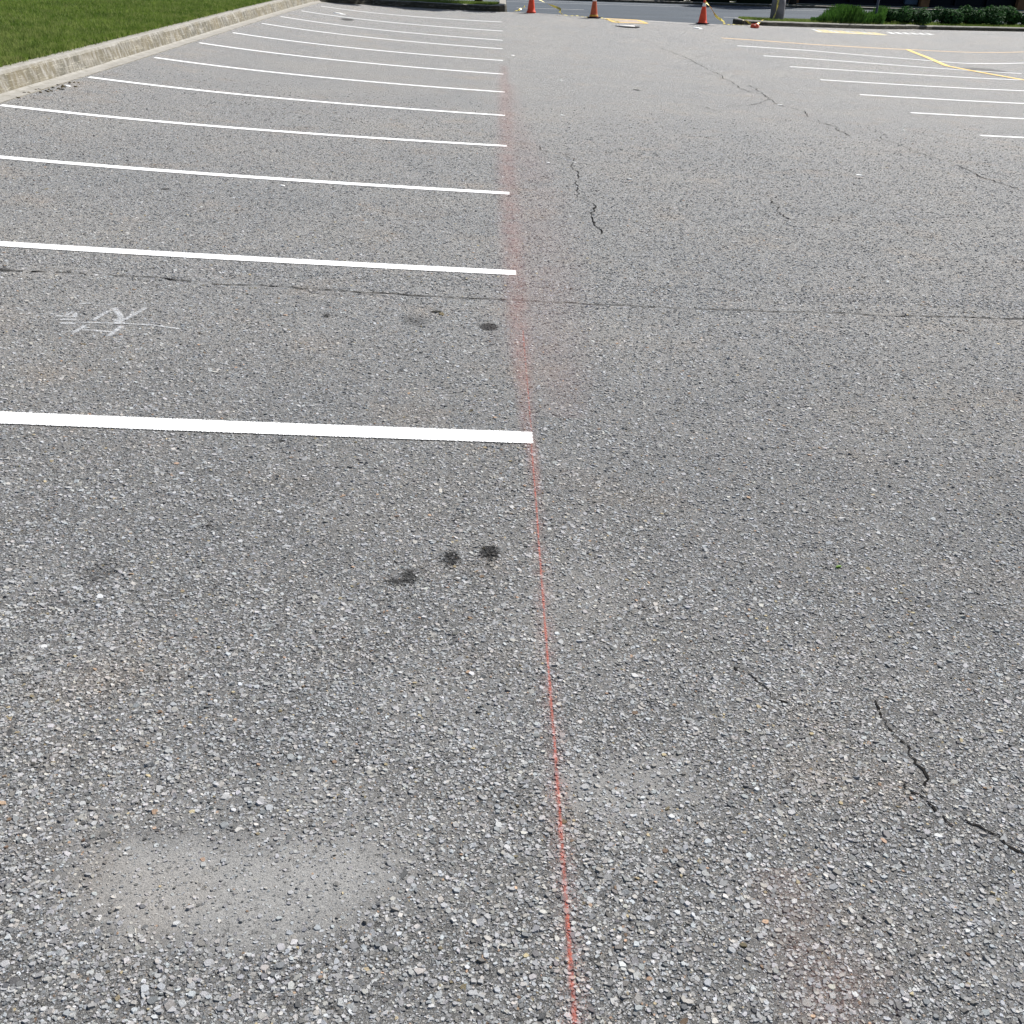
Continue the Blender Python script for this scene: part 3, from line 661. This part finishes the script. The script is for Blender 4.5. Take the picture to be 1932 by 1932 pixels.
# ------------------------------------------------------------------ caution tape
TAPE = None
def tape_mat():
    s = NT('yellow_caution_tape'); uv = s.n('TexCoord').outputs['UV']; u = s.n('SeparateXYZ', {'Vector': uv}).outputs[0]
    f = s.math('FRACT', s.math('MULTIPLY', u, 1.9)); k = s.math('MULTIPLY', s.math('GREATER_THAN', f, .52), .85)
    n = s.noise(s.n('Mapping', {'Vector': uv, 'Scale': (30, 3, 1)}).outputs[0], 1).outputs[0]
    c = s.mix(s.math('MULTIPLY', k, s.ramp(n, .42, .58)), C4(.80, .66, .12), C4(.10, .09, .03))
    c = s.mix(s.ramp(s.noise(uv, 4).outputs[0], .55, .75, 0, .5), c, C4(.8, .78, .6))
    s.bsdf(c, .35, .5); return s.m
TAPE = tape_mat()
def tape(pts, label, wd=.07):
    P = []; n = len(pts)
    for i in range(n-1):                    # Catmull-Rom
        p0, p1, p2, p3 = [np.array(pts[max(0, min(n-1, j))], float) for j in (i-1, i, i+1, i+2)]
        for k in range(8):
            t = k/8; P.append(.5*((2*p1)+(-p0+p2)*t+(2*p0-5*p1+4*p2-p3)*t*t+(-p0+3*p1-3*p2+p3)*t**3))
    P.append(np.array(pts[-1], float)); V = []; F = []; U = []; acc = 0; tw = random.uniform(0, 3)
    for i, p in enumerate(P):
        t = P[min(i+1, len(P)-1)]-P[max(i-1, 0)]; t = t/np.linalg.norm(t)
        side = np.cross(t, [0, 0, 1]); side = side/(np.linalg.norm(side)+1e-9); up = np.cross(side, t)
        g = abs(p[2]-lz(p[0], p[1]))
        tw += random.uniform(-.1, .45) if g > .05 else 0
        th = tw if g > .05 else .25*math.sin(i)
        v = side*math.cos(th)+up*math.sin(th)
        if i: acc += np.linalg.norm(P[i]-P[i-1])
        a, b = p-v*wd/2, p+v*wd/2
        for q_ in (a, b):
            q_[2] = max(q_[2], lz(q_[0], q_[1])+.008 if q_[1] < isl_front(max(q_[0], 8))+.02 or q_[0] < 7.8 else q_[2])
        V += [tuple(a), tuple(b)]; U += [(acc, 0), (acc, 1)]
        if i: F.append((2*i-2, 2*i-1, 2*i+1, 2*i))
    o = link('caution_tape', V, F, TAPE); L = o.data.uv_layers.new(name='UVMap')
    for lp in o.data.loops: L.data[lp.index].uv = U[lp.vertex_index]
    md = o.modifiers.new('thin', 'SOLIDIFY'); md.thickness = .0008
    return props(o, label, 'caution tape', 'yellow tape strung between the cones')
def G(px, py, h=.012): x, y = at(px, py); return (x, y, lz(x, y)+h)
def top_of(c, z): return (c.location.x, c.location.y, c.location.z+z)
p1 = top_of(c1, .47); 
tape([(p1[0]+.06, p1[1]-.09, p1[2]), (p1[0]+.45, p1[1]-.12, p1[2]-.17), (p1[0]+.9, p1[1]-.2, p1[2]-.33), G(1056, 29.2, .08), G(1072, 30.5), G(1085, 31.2, .03), G(1098, 32, .015), G(1108, 33.4)],
     'limp yellow tape sagging from the leftmost cone down to the asphalt')
tape([G(1124, 35.0, .02), G(1132, 35.3, .03), G(1142, 36.5), G(1152, 38.5), G(1160, 39.6), G(1168, 42)], 'yellow tape lying flat right of the middle cone')
p3 = top_of(c3, .60)
tape([(p3[0]+.02, p3[1]-.05, p3[2]+.03), (p3[0]+.2, p3[1]-.05, p3[2]-.12), (p3[0]+.42, p3[1]-.05, p3[2]-.38), G(1363, 45.6, .1), G(1368, 46.8), G(1380, 47.3, .02), G(1392, 47.6), G(1402, 48.0)],
     'yellow tape hanging from the tip of the right cone to the ground')
tape([G(970, 22.6, .02), G(978, 22.3, .05), G(985, 21.5, .10), G(990, 20.0, .13)], 'loose end of yellow tape left of the leftmost cone', .06)

# ------------------------------------------------------------------ post on its concrete footing
px_, py_ = at(1474, 49.6); post = empty('lamp_post', (px_, py_+.75, isl_z(px_, py_+.75))); props(post, 'thick grey post on the island end with yellow tape wrapped round it', 'post')
GREYC = simple('weathered_grey_post', (.155, .15, .16), .85, .25, .3, 5, .004, 50)
lathe('footing', [(.235, -.1), (.235, .0), (.23, .5), (.222, .66), (.20, .69), (.0, .69)], GREYC, post, 32)
PALE = simple('pale_galvanised_steel', (.42, .40, .44), .5, .4, .15, 6, metallic=.2)
lathe('cap_post', [(.15, .688), (.15, .72), (.125, .74), (.12, 1.0), (.12, 1.28), (.09, 1.31), (.0, 1.32)], PALE, post, 24)
pl = post.location
tape([(pl.x-.10, pl.y-.255, pl.z+1.0), (pl.x-.09, pl.y-.25, pl.z+.7), (pl.x-.10, pl.y-.26, pl.z+.42), (pl.x-.16, pl.y-.30, pl.z+.18), (pl.x-.26, pl.y-.42, pl.z+.05), G(1441, 46.8, .17), G(1428, 49, .05), G(1420, 51.5, .02)],
     'yellow tape running down the thick grey post and over the kerb', .055)
tape([G(1401, 46.5, .14), G(1408, 47.5, .12), G(1416, 49.8, .06), G(1422, 52.0, .02)], 'short crumpled tape end over the kerb nose above the red scrap', .06)

# ------------------------------------------------------------------ small things on the ground
def slab(name, px, py, rx_, ry_, h, mat, label, cat, group=None, n=9, ang=0):
    x, y = at(px, py); V = []; 
    rr = [random.uniform(.7, 1.15) for _ in range(n)]
    for z, kx in ((0, 1), (h, .85)):
        for i in range(n):
            a = math.tau*i/n; dx, dy = rx_*rr[i]*kx*math.cos(a), ry_*rr[i]*kx*math.sin(a)
            X_, Y_ = x+dx*math.cos(ang)-dy*math.sin(ang), y+dx*math.sin(ang)+dy*math.cos(ang)
            V.append((X_, Y_, lz(X_, Y_)+.001+z*(1 if z == 0 else random.uniform(.6, 1.2))))
    F = [tuple(range(n, 2*n))]+[(i, (i+1) % n, (i+1) % n+n, i+n) for i in range(n)]
    o = link(name, V, F, mat); return props(o, label, cat, group)
PAPER = simple('white_scrap_paper', (.78, .78, .76), .8, .2, .08, 30); LEAFM = simple('dry_leaf', (.13, .105, .06), .9, .2, .3, 40)
GREENL = simple('green_leaf', (.12, .22, .03), .7, .3, .2, 40); REDS = coneplastic('red_scrap_plastic', (.70, .10, .05)); DARKM = simple('dark_debris', (.03, .028, .022), .9, .2, .3, 40)
slab('litter', 1316, 53.8, .17, .12, .02, PAPER, 'flat white scrap on the asphalt in front of the right cone', 'litter')
slab('litter', 641, 26.3, .17, .10, .02, PAPER, 'large white scrap beside the far left kerb between two stall lines', 'litter')
slab('litter', 127, 163.0, .045, .035, .012, PAPER, 'pale flattened cup lid among debris at the foot of the left kerb', 'litter')
for k, (a, b, r_) in enumerate([(1061, 217.5, .035), (1188, 339, .018), (968, 105, .055), (1058, 151.5, .035), (1471, 198, .04), (533, 351, .022), (1707, 238, .02), (1704, 246, .018), (1932*.93, 214, .03), (1034, 308, .02), (1084, 307, .018), (1620, 331, .03), (1490, 420, .012)]):
    slab('litter', a, b, r_*1.3, r_*.8, .006, PAPER, 'tiny white scrap lying on the open asphalt', 'litter', 'tiny white scraps on the asphalt', 6, random.uniform(0, 3))
slab('leaf', 1581, 1074, .014, .006, .006, GREENL, 'tiny green leaf on the bare asphalt right of the chalk line', 'leaf', None, 7, .4)
slab('leaf', 833, 594, .02, .03, .005, LEAFM, 'brown dry leaf beside the oil stain below the long crack', 'leaf', None, 8, .3)
slab('leaf', 822, 589, .035, .02, .004, DARKM, 'dark twig like leaf touching the brown one below the long crack', 'leaf', None, 8, .3)
for k in range(26):
    a = random.uniform(25, 150); b = 178-(a-20)*.19+random.uniform(0, 10)
    slab('leaf', a, b, random.uniform(.012, .035), random.uniform(.01, .02), .01, random.choice([LEAFM, DARKM, LEAFM]), 'bit of dry leaf litter in the gutter of the left kerb', 'leaf', 'dry leaf bits along the left kerb', 6, random.uniform(0, 3))
# crumpled red scrap by the kerb nose
x, y = at(1424, 52.8); bm = bmesh.new(); bmesh.ops.create_icosphere(bm, subdivisions=3, radius=.11)
for v in bm.verts:
    k = .75+.5*random.random(); v.co = Vector((v.co.x*1.25*k, v.co.y*.8*k, max(0, v.co.z*.75*k+.045)))
me = bpy.data.meshes.new('scrap'); bm.to_mesh(me); bm.free(); me.materials.append(REDS)
o = bpy.data.objects.new('plastic_scrap', me); sc.collection.objects.link(o); o.location = (x, y, lz(x, y)+.002)
props(o, 'crumpled red orange plastic scrap at the foot of the island kerb', 'litter')
# drain cover
x, y = at(1183, 50.2); dr = empty('drain_cover', (x, y, lz(x, y))); props(dr, 'pale flat drain cover in a black frame right of the middle cone', 'drain cover')
IRON = simple('black_iron', (.022, .022, .022), .7, .3, .3, 20)
lathe('cover', [(.0, .03), (.20, .03), (.235, .022), (.245, .006)], simple('pale_cover_metal', (.60, .58, .55), .6, .3, .1, 20), dr, 28)
lathe('frame', [(.25, .002), (.25, .014), (.37, .014), (.39, .002)], IRON, dr, 32)

# ------------------------------------------------------------------ shrubs and tall grass on the island
def leafmat(name, a, b, gl=.35):
    s = NT(name); P = s.pos(); oi = s.n('ObjectInfo').outputs['Random']
    n = s.noise(P, 7, 3, .7).outputs[0]
    g = s.n('TexVoronoi', {'Vector': P, 'Scale': 22}); r = s.n('SeparateColor', {'Color': g.outputs['Color']}).outputs[0]
    c = s.mix(s.ramp(n, .35, .65), C4(*a), C4(*b)); c = s.vmath('SCALE', c, scale=s.ramp(r, 0, 1, .65, 1.35))
    d = s.n('BsdfPrincipled', {'Base Color': c, 'Roughness': gl, 'Specular IOR Level': .25}); t = s.n('BsdfTranslucent', {'Color': c})
    mx = s.n('MixShader', {0: .25, 1: d.outputs[0], 2: t.outputs[0]}); s.t.links.new(mx.outputs[0], s.out.inputs[0]); return s.m
SHR = leafmat('dark_glossy_leaves', (.022, .065, .02), (.045, .11, .03), .85); TGR = leafmat('tall_green_grass', (.03, .09, .012), (.075, .165, .025), .7)
STEM = simple('brown_stems', (.06, .045, .03), .9, .1)
def leafcloud(name, root, n, rx_, ry_, h, mat, size=(.05, .09), bumps=7):
    cs = [(random.uniform(-.75, .75)*rx_, random.uniform(-.6, .6)*ry_, random.uniform(.35, .72)*h, random.uniform(.26, .42)*h) for _ in range(bumps)]
    C = np.array(cs); k = rng.integers(0, len(C), n)
    d = rng.normal(size=(n, 3)); d /= np.linalg.norm(d, axis=1)[:, None]
    rad = C[k, 3]*rng.uniform(.55, 1.05, n); P = C[k, :3]+d*rad[:, None]*np.array([1.25, 1.1, 1])
    P[:, 2] = np.clip(P[:, 2], .02, None)
    sz = rng.uniform(size[0], size[1], n)
    nrm = d*.6+rng.normal(size=(n, 3))*.5+np.array([0, 0, .5]); nrm /= np.linalg.norm(nrm, axis=1)[:, None]
    r_ = rng.normal(size=(n, 3)); u = np.cross(nrm, r_); u /= np.linalg.norm(u, axis=1)[:, None]; v = np.cross(nrm, u)
    V = np.empty((n, 4, 3)); V[:, 0] = P-u*sz[:, None]; V[:, 1] = P-v*sz[:, None]*.45; V[:, 2] = P+u*sz[:, None]; V[:, 3] = P+v*sz[:, None]*.45
    V[:, 1:4:2] -= nrm[:, None, :]*sz[:, None, None]*-.15
    return link_np(name, V.reshape(-1, 3), np.arange(4*n).reshape(-1, 4), mat, root)
def stems(root, n, rx_, ry_, h):
    V = []; F = []
    for _ in range(n):
        a = random.uniform(0, math.tau); x1, y1 = rx_*.6*math.cos(a), ry_*.6*math.sin(a); i = len(V)
        for (x, y, z, r_) in ((x1*.2, y1*.2, -.02, .012), (x1, y1, h*.7, .005)):
            for q_ in range(4): V.append((x+r_*math.cos(q_*1.57), y+r_*math.sin(q_*1.57), z))
        for q_ in range(4): F.append((i+q_, i+(q_+1) % 4, i+4+(q_+1) % 4, i+4+q_))
    return link('stem', V, F, STEM, root)
def island_pt(px, py, back):
    x, y = at(px, py); y += back; return x, y
SH = [(1676, 56, 1.5, .55, .45, .44, 'low dark shrub at the right end of the tall grass'),
      (1716, 56.5, 1.3, .50, .45, .50, 'round dark shrub beside the pale gap, left of it'),
      (1775, 57, 1.3, .62, .5, .50, 'round dark shrub between the two gaps in the row'),
      (1812, 57, 1.5, .60, .5, .47, 'dark glossy shrub that starts the long right hedge'),
      (1846, 57.3, 1.5, .75, .6, .60, 'tall dark glossy shrub in the middle of the right hedge'),
      (1886, 57.6, 1.5, .75, .6, .56, 'broad dark glossy shrub with pale leaves right of the tallest one'),
      (1932, 58, 1.7, .85, .6, .58, 'dark shrub cut by the right picture edge')]
for (px, py, bk, rx_, ry_, h, lab) in SH:
    x, y = at(min(px, 1759), min(py, 56.6))
    if px > 1759: x = x+(px-1759)*.0215; y = isl_front(x)
    y += bk; x *= (y)/(y-bk)
    root = empty('shrub', (x, y, isl_z(x, y)-.01)); props(root, lab, 'shrub', 'shrubs on the island')
    leafcloud('foliage', root, 2600, rx_*1.25, ry_, h*1.25, SHR, (.04, .085), 10); stems(root, 9, rx_, ry_, h)
# tall grass clump
x0, y0 = at(1528, 51.5); x1, y1 = at(1664, 55.2)
n = 9000; t = rng.random(n); bk = rng.uniform(.35, 2.6, n); X_ = (x0+(x1-x0)*t); Y_ = (y0+(y1-y0)*t)+bk; X_ = X_*Y_/(Y_-bk)
hh = .30*np.clip(t*5, .35, 1)*rng.uniform(.75, 1.2, n)*(.9+.25*np.sin(X_*3.1))
pts = np.stack([X_, Y_, np.array([isl_z(a, b) for a, b in zip(X_, Y_)])-.02], -1)
a = rng.uniform(0, math.tau, n); V = np.empty((n, 4, 3)); wv = rng.uniform(.008, .018, n)
dx, dy = np.cos(a)*wv, np.sin(a)*wv; ln = rng.uniform(-.35, .35, (n, 2))*hh[:, None]*1.2; hh = hh*1.6
V[:] = pts[:, None, :]; V[:, 0, 0] -= dx; V[:, 0, 1] -= dy; V[:, 1, 0] += dx; V[:, 1, 1] += dy
V[:, 2, 0] += dx*.6+ln[:, 0]; V[:, 2, 1] += dy*.6+ln[:, 1]; V[:, 2, 2] += hh; V[:, 3, 0] += -dx*.3+ln[:, 0]*.9; V[:, 3, 1] += -dy*.3+ln[:, 1]*.9; V[:, 3, 2] += hh*.96
o = link_np('tall_grass', V.reshape(-1, 3), np.arange(4*n).reshape(-1, 4), TGR)
props(o, 'tall uncut green grass behind the island kerb, left of the dark shrubs', 'tall grass', kind='stuff')
x, y = at(1648, 54.8); y += 1.0; x *= y/(y-1.0); sg = empty('sign_post', (x, y, isl_z(x, y))); props(sg, 'thin dark post standing in the tall grass', 'post')
lathe('pole', [(.045, -.1), (.045, 1.9), (.0, 1.9)], simple('dark_post_metal', (.06, .065, .085), .6, .3), sg, 10)
rbox('sign_plate', .45, .02, 1.9, 2.5, PALE, sg, .004)

# ------------------------------------------------------------------ across the road
BLK = simple('dark_tinted_glazing', (.006, .008, .013), .55, .12, .2, .5); FRAMEM = simple('dark_window_frame', (.012, .013, .018), .6, .2)
BR = simple('brown_brick_pier', (.23, .12, .06), .9, .2, .25, 3); BLU = simple('blue_grey_panel', (.09, .135, .20), .6, .3, .15, 1)
WALLM = simple('dark_wall', (.02, .022, .03), .9, .1, .2, 1); ROOFM = simple('dark_roof', (.05, .05, .055), .9, .1)
def xyat(px, Yd): d = ray(px, 8); return d[0]/d[1]*Yd
BY = 63.2; bx0 = xyat(1496, BY); bx1 = xyat(2150, BY); bz = bank_z(0, BY)
bd = empty('shop_building', (bx0, BY, bz)); props(bd, 'low dark glazed building across the road behind the shrubs', 'building')
def bbox(name, x0, x1, y0, y1, z0, z1, mat, parent, bev=.01):
    return rbox(name, x1-x0, y1-y0, z0, z1, mat, parent, bev, loc=((x0+x1)/2-bx0, (y0+y1)/2-BY))
bbox('wall', bx0, bx1, BY+.5, BY+12, -.3, 4.2, WALLM, bd)
bbox('roof', bx0-.6, bx1+.6, BY-1.6, BY+12.6, 4.2, 4.6, ROOFM, bd)
bbox('plinth', bx0+.1, bx1-.1, BY+.1, BY+.5, -.3, .1, WALLM, bd)
cuts = [1496, 1545, 1600, 1655, 1702, 1737, 1800, 1860, 1921, 1990, 2060, 2150]
for i, (a, b) in enumerate(zip(cuts[:-1], cuts[1:])):
    xa, xb = xyat(a, BY)+.12, xyat(b, BY)-.12
    if a == 1702: bbox('panel', xa+.1, xb, BY+.2, BY+.5, .1, 3.6, BLU, bd)
    else:
        wdw = bbox('window', xa, xb, BY+.25, BY+.5, .1, 3.6, BLK, bd)
        fr_ = bbox('window_frame', xa, xa+.08, BY+.2, BY+.25, .1, 3.6, FRAMEM, bd); fr_.parent = wdw
for c_ in (1742, 1925, 1496):
    xc = xyat(c_, BY); bbox('pier', xc-.24, xc+.24, BY-.25, BY+.1, -.3, 4.2, BR, bd)
# hedge left of it, standing close behind the far kerb
def big_leaf(name, label, cat, x, y, z, rx_, ry_, h, n, size, bumps=14):
    r_ = empty(name, (x, y, z)); props(r_, label, cat); leafcloud('foliage', r_, n, rx_, ry_, h, DHED, size, bumps); stems(r_, 10, rx_, ry_, h); return r_
DHED = leafmat('dark_hedge_leaves', (.006, .014, .005), (.010, .022, .007), .8)
hx = xyat(1200, 60); hx2_ = xyat(1462, 60)
k = 0
for xx_ in np.arange(hx-1, hx2_-.4, 2.4):
    k += 1
    r_ = empty('hedge', (xx_, 59.6, bank_z(0, 59.6))); props(r_, 'dark evergreen hedge bush close behind the far kerb left of the thick post', 'hedge', 'hedge bushes behind the far kerb')
    leafcloud('foliage', r_, 2600, 1.5, .6, 1.9, DHED, (.07, .13), 14); rbox('stem', 2.0, .5, -.1, 1.0, DHED, r_, .05)
# trees whose crowns stand above the picture and throw the shade at its top edge
BARK = simple('dark_bark', (.035, .03, .025), .95, .1, .3, 6, .02, 20); CROWN = leafmat('tree_leaves', (.03, .075, .015), (.055, .12, .025), .5)
def tree(x, y, z, ht, cr, tr, label, n=9000, leaf=(.10, .2), c0=.6):
    root = empty('tree', (x, y, z)); props(root, label, 'tree')
    V = []; F = []; seg = 10; rings = [(0, tr*1.3), (.3, tr*1.05), (1.2, tr*.9), (ht*.5, tr*.7), (ht*.85, tr*.3)]
    for zz_, r_ in rings:
        for q_ in range(seg):
            an = math.tau*q_/seg; rr = r_*(1+.08*math.sin(3*an+zz_)); V.append((rr*math.cos(an)+.06*math.sin(zz_), rr*math.sin(an), zz_-.05))
    for j in range(len(rings)-1):
        for q_ in range(seg): F.append((j*seg+q_, j*seg+(q_+1) % seg, (j+1)*seg+(q_+1) % seg, (j+1)*seg+q_))
    for _ in range(7):
        an = random.uniform(0, math.tau); z0 = ht*random.uniform(.4, .6); L_ = cr*.8; i = len(V)
        for t_, r_ in ((0, tr*.4), (1, tr*.1)):
            for q_ in range(5):
                V.append((L_*t_*math.cos(an)+r_*math.cos(q_*1.257), L_*t_*math.sin(an)+r_*math.sin(q_*1.257), z0+t_*ht*.25))
        for q_ in range(5): F.append((i+q_, i+(q_+1) % 5, i+5+(q_+1) % 5, i+5+q_))
    link('trunk', V, F, BARK, root, True)
    B = 26; C = np.array([(*(rng.normal(size=2)*cr*.45), ht*(c0+.1)+rng.normal()*ht*.14, rng.uniform(.22, .4)*cr) for _ in range(B)])
    k = rng.integers(0, B, n); d = rng.normal(size=(n, 3)); d /= np.linalg.norm(d, axis=1)[:, None]
    P_ = C[k, :3]+d*(C[k, 3]*rng.uniform(.5, 1.05, n))[:, None]; sz = rng.uniform(*leaf, n)
    nr = d+rng.normal(size=(n, 3))*.6; nr /= np.linalg.norm(nr, axis=1)[:, None]; u = np.cross(nr, rng.normal(size=(n, 3))); u /= np.linalg.norm(u, axis=1)[:, None]; v = np.cross(nr, u)
    V = np.stack([P_-u*sz[:, None], P_-v*sz[:, None]*.5, P_+u*sz[:, None], P_+v*sz[:, None]*.5], 1)
    link_np('crown', V.reshape(-1, 3), np.arange(4*n).reshape(-1, 4), CROWN, root)
    return root
tree(xyat(1485, 61), 59.9, bank_z(0, 59.9), 7, 2.6, .16, 'tree with dark trunk across the road, right behind the thick post')
tree(-.6, 39.3, bed_z(-.6, 38), 4.3, 2.0, .12, 'unseen small leafy tree added on the far planting bed to shade the kerb', 12000, (.10, .19), .55)  # this tree and the next are unseen, added to shade the far kerb
tree(-4.2, 39.0, bed_z(-4, 38), 4.6, 2.3, .12, 'unseen leafy tree added at the corner where the lawn meets the far kerb', 12000, (.10, .19), .55)

# ------------------------------------------------------------------ real chips standing out of the near paving
def ell_np(x, y, cx, cy, rx, ry): return np.sqrt(((x-cx)/rx)**2+((y-cy)/ry)**2)
def chips_mesh():
    out = []
    for ya in np.concatenate([np.arange(.95, 6, .25), np.arange(6, 16, .5)]):
        yb = ya+(.25 if ya < 6 else .5); ym = (ya+yb)/2
        dens = 35000 if ym < 2.2 else 35000*(2.2/ym)**1.85
        smean = .0037*(1+.13*max(0, ym-2.2)); fade = np.clip((16-ym)/10, 0, 1)
        xl_, xr_ = -(.56*yb+.25), .56*yb+.5
        n = int((xr_-xl_)*(yb-ya)*dens*fade); x = rng.uniform(xl_, xr_, n); y = rng.uniform(ya, yb, n)
        keep = (x > -(.56*y+.25)) & (x < .56*y+.5) & (x > -5.15); x, y = x[keep], y[keep]
        r = smean*np.exp(rng.normal(-.16, .42, len(x))); r = np.clip(r, .0016, .0105+.0003*ym)
        out.append(np.stack([x, y, r], 1))
    A = np.concatenate(out)
    # fewer chips where fines have filled the surface, and slow clumping
    x, y = A[:, 0]+rng.normal(0, .035, len(A)), A[:, 1]+rng.normal(0, .022, len(A))
    cr = np.clip((1.08-ell_np(x, y, -.48, 1.50, .37, .19))/.3, 0, 1)*(1-.7*np.clip((1.1-ell_np(x, y, -.42, 1.74, .42, .19))/.7, 0, 1))
    d2 = np.clip((1.2-ell_np(x, y, .34, 1.8, .2, .13))/.7, 0, 1)*.55; d3 = np.clip((1.2-ell_np(x, y, .27, 2.5, .2, .4))/.8, 0, 1)*.3
    d4 = np.clip((1.2-ell_np(x, y, -.46, 1.62, .46, .2))/.8, 0, 1)*.35
    clump = .5+.5*np.sin(A[:, 0]*5.3+1.7*np.sin(A[:, 1]*3.1))*np.sin(A[:, 1]*4.1+1.3*np.sin(A[:, 0]*4.7))
    D_ = np.clip(np.maximum.reduce([cr*.96, d2, d3, d4]), 0, 1)
    A = A[rng.random(len(A)) > np.maximum(D_*.90, clump*.16)*np.where(A[:, 2] < .0032, .62, 1.0)]
    # none on the fresh paint or in the cracks
    for pp in LEFT[:5]:
        c = np.array([at(*a) for a in pp]); k = np.polyfit(c[:, 0], c[:, 1], 1); end = c[:, 0].max()
        A = A[~((np.abs(A[:, 1]-np.polyval(k, A[:, 0])) < .066+rng.normal(0, .002, len(A))) & (A[:, 0] < end+.004))]
    cp = np.array(CRACKPTS); cp = cp[cp[:, 1] < 15]
    cell = {(int(a/.01), int(b/.01)) for a, b in cp} | {(int(a/.01), int(b/.01)+d) for a, b in cp if b > 5 for d in ((-1, 1) if b < 8 else (-2, -1, 1, 2))}
    ia = (A[:, 0]/.01).astype(int); ib = (A[:, 1]/.01).astype(int)
    A = A[[(a, b) not in cell for a, b in zip(ia, ib)]]
    n = len(A); K = 6
    ang = np.sort(rng.random((n, K))*.75+np.arange(K)[None, :], 1)*math.tau/K + rng.uniform(0, math.tau, n)[:, None]
    asp = rng.uniform(.6, 1.0, n); th = rng.uniform(0, math.pi, n)
    rr = A[:, 2][:, None]*rng.uniform(.78, 1.2, (n, K))
    ux, uy = rr*np.cos(ang), rr*np.sin(ang)*asp[:, None]
    px = ux*np.cos(th)[:, None]-uy*np.sin(th)[:, None]; py = ux*np.sin(th)[:, None]+uy*np.cos(th)[:, None]
    hgt = np.clip(A[:, 2]*rng.uniform(.15, .50, n), .0006, .0032)
    tx, ty = rng.normal(0, .16, n), rng.normal(0, .16, n)
    zb = lot_z(A[:, 0], A[:, 1])
    V = np.empty((n, 2*K, 3))
    V[:, :K, 0] = A[:, 0][:, None]+px*1.08; V[:, :K, 1] = A[:, 1][:, None]+py*1.08; V[:, :K, 2] = zb[:, None]-.0012
    ins = rng.uniform(.72, .93, (n, 1))
    V[:, K:, 0] = A[:, 0][:, None]+px*ins; V[:, K:, 1] = A[:, 1][:, None]+py*ins
    V[:, K:, 2] = np.maximum(zb[:, None]+hgt[:, None]+px*tx[:, None]+py*ty[:, None]+rng.normal(0, .00018, (n, K)), zb[:, None]+.0002)
    b = np.arange(n)[:, None]*2*K
    i0 = np.arange(K); i1 = (i0+1) % K
    side = np.stack([b+i0, b+i1, b+K+i1, b+K+i0], -1).reshape(-1)
    topf = (b+K+i0).reshape(-1)
    me = bpy.data.meshes.new('stone_chips'); me.vertices.add(n*2*K); me.vertices.foreach_set('co', V.astype(np.float32).ravel())
    loops = np.concatenate([side, topf]).astype(np.int32); me.loops.add(len(loops)); me.loops.foreach_set('vertex_index', loops)
    nq = n*K; ls = np.concatenate([np.arange(nq)*4, nq*4+np.arange(n)*K]).astype(np.int32)
    me.polygons.add(len(ls)); me.polygons.foreach_set('loop_start', ls); me.update(calc_edges=True)
    me.polygons.foreach_set('use_smooth', np.zeros(len(ls), dtype=bool))
    # colour of every chip is its own
    t = rng.random(n); v = np.interp(t, [0, .12, .35, .65, .9, .98, 1], [.08, .145, .22, .295, .36, .42, .48])
    col = np.repeat(v[:, None], 3, 1)*(1+rng.normal(0, .012, (n, 3)))
    u = rng.random(n); warm = (u < .22); col[warm] *= [1.04, 1.0, .93]; cool = (u > .80); col[cool] *= [.96, 1.0, 1.03]
    rust = (u > .30) & (u < .308); col[rust] *= [1.05, .74, .52]; och = (u > .31) & (u < .318); col[och] *= [1.02, .86, .55]
    col = np.concatenate([col, np.ones((n, 1))], 1)
    at_ = me.color_attributes.new('tone', 'FLOAT_COLOR', 'POINT'); at_.data.foreach_set('color', np.repeat(col, 2*K, 0).astype(np.float32).ravel())
    s = NT('stone_chip'); P = s.pos(); ca = s.n('VertexColor', layer_name='tone').outputs[0]
    f = s.noise(P, 450, 3, .7).outputs[0]; c = s.vmath('SCALE', ca, scale=s.ramp(f, .3, .7, .70, 1.26))
    c = s.mix(1.0, c, s.cramp(s.noise(P, .55, 4, .6).outputs[0], [(.3, (.93, .945, .96)), (.5, (1, 1, 1)), (.7, (1.07, 1.05, 1.02))]), 'MULTIPLY')
    c = s.mix(s.ramp(s.noise(P, 1.7, 3, .6).outputs[0], .55, .78, 0, .55), c, s.mix(1.0, c, C4(1.15, 1.0, .86), 'MULTIPLY'))
    c = marks(s, c, P); s.bsdf(c, .8, .25, s.bump(f, .0012))
    me.materials.append(s.m)
    o = bpy.data.objects.new('stone_chips', me); sc.collection.objects.link(o); o.parent = lot; o['kind'] = 'stuff'
    print('chips', n)
chips_mesh()
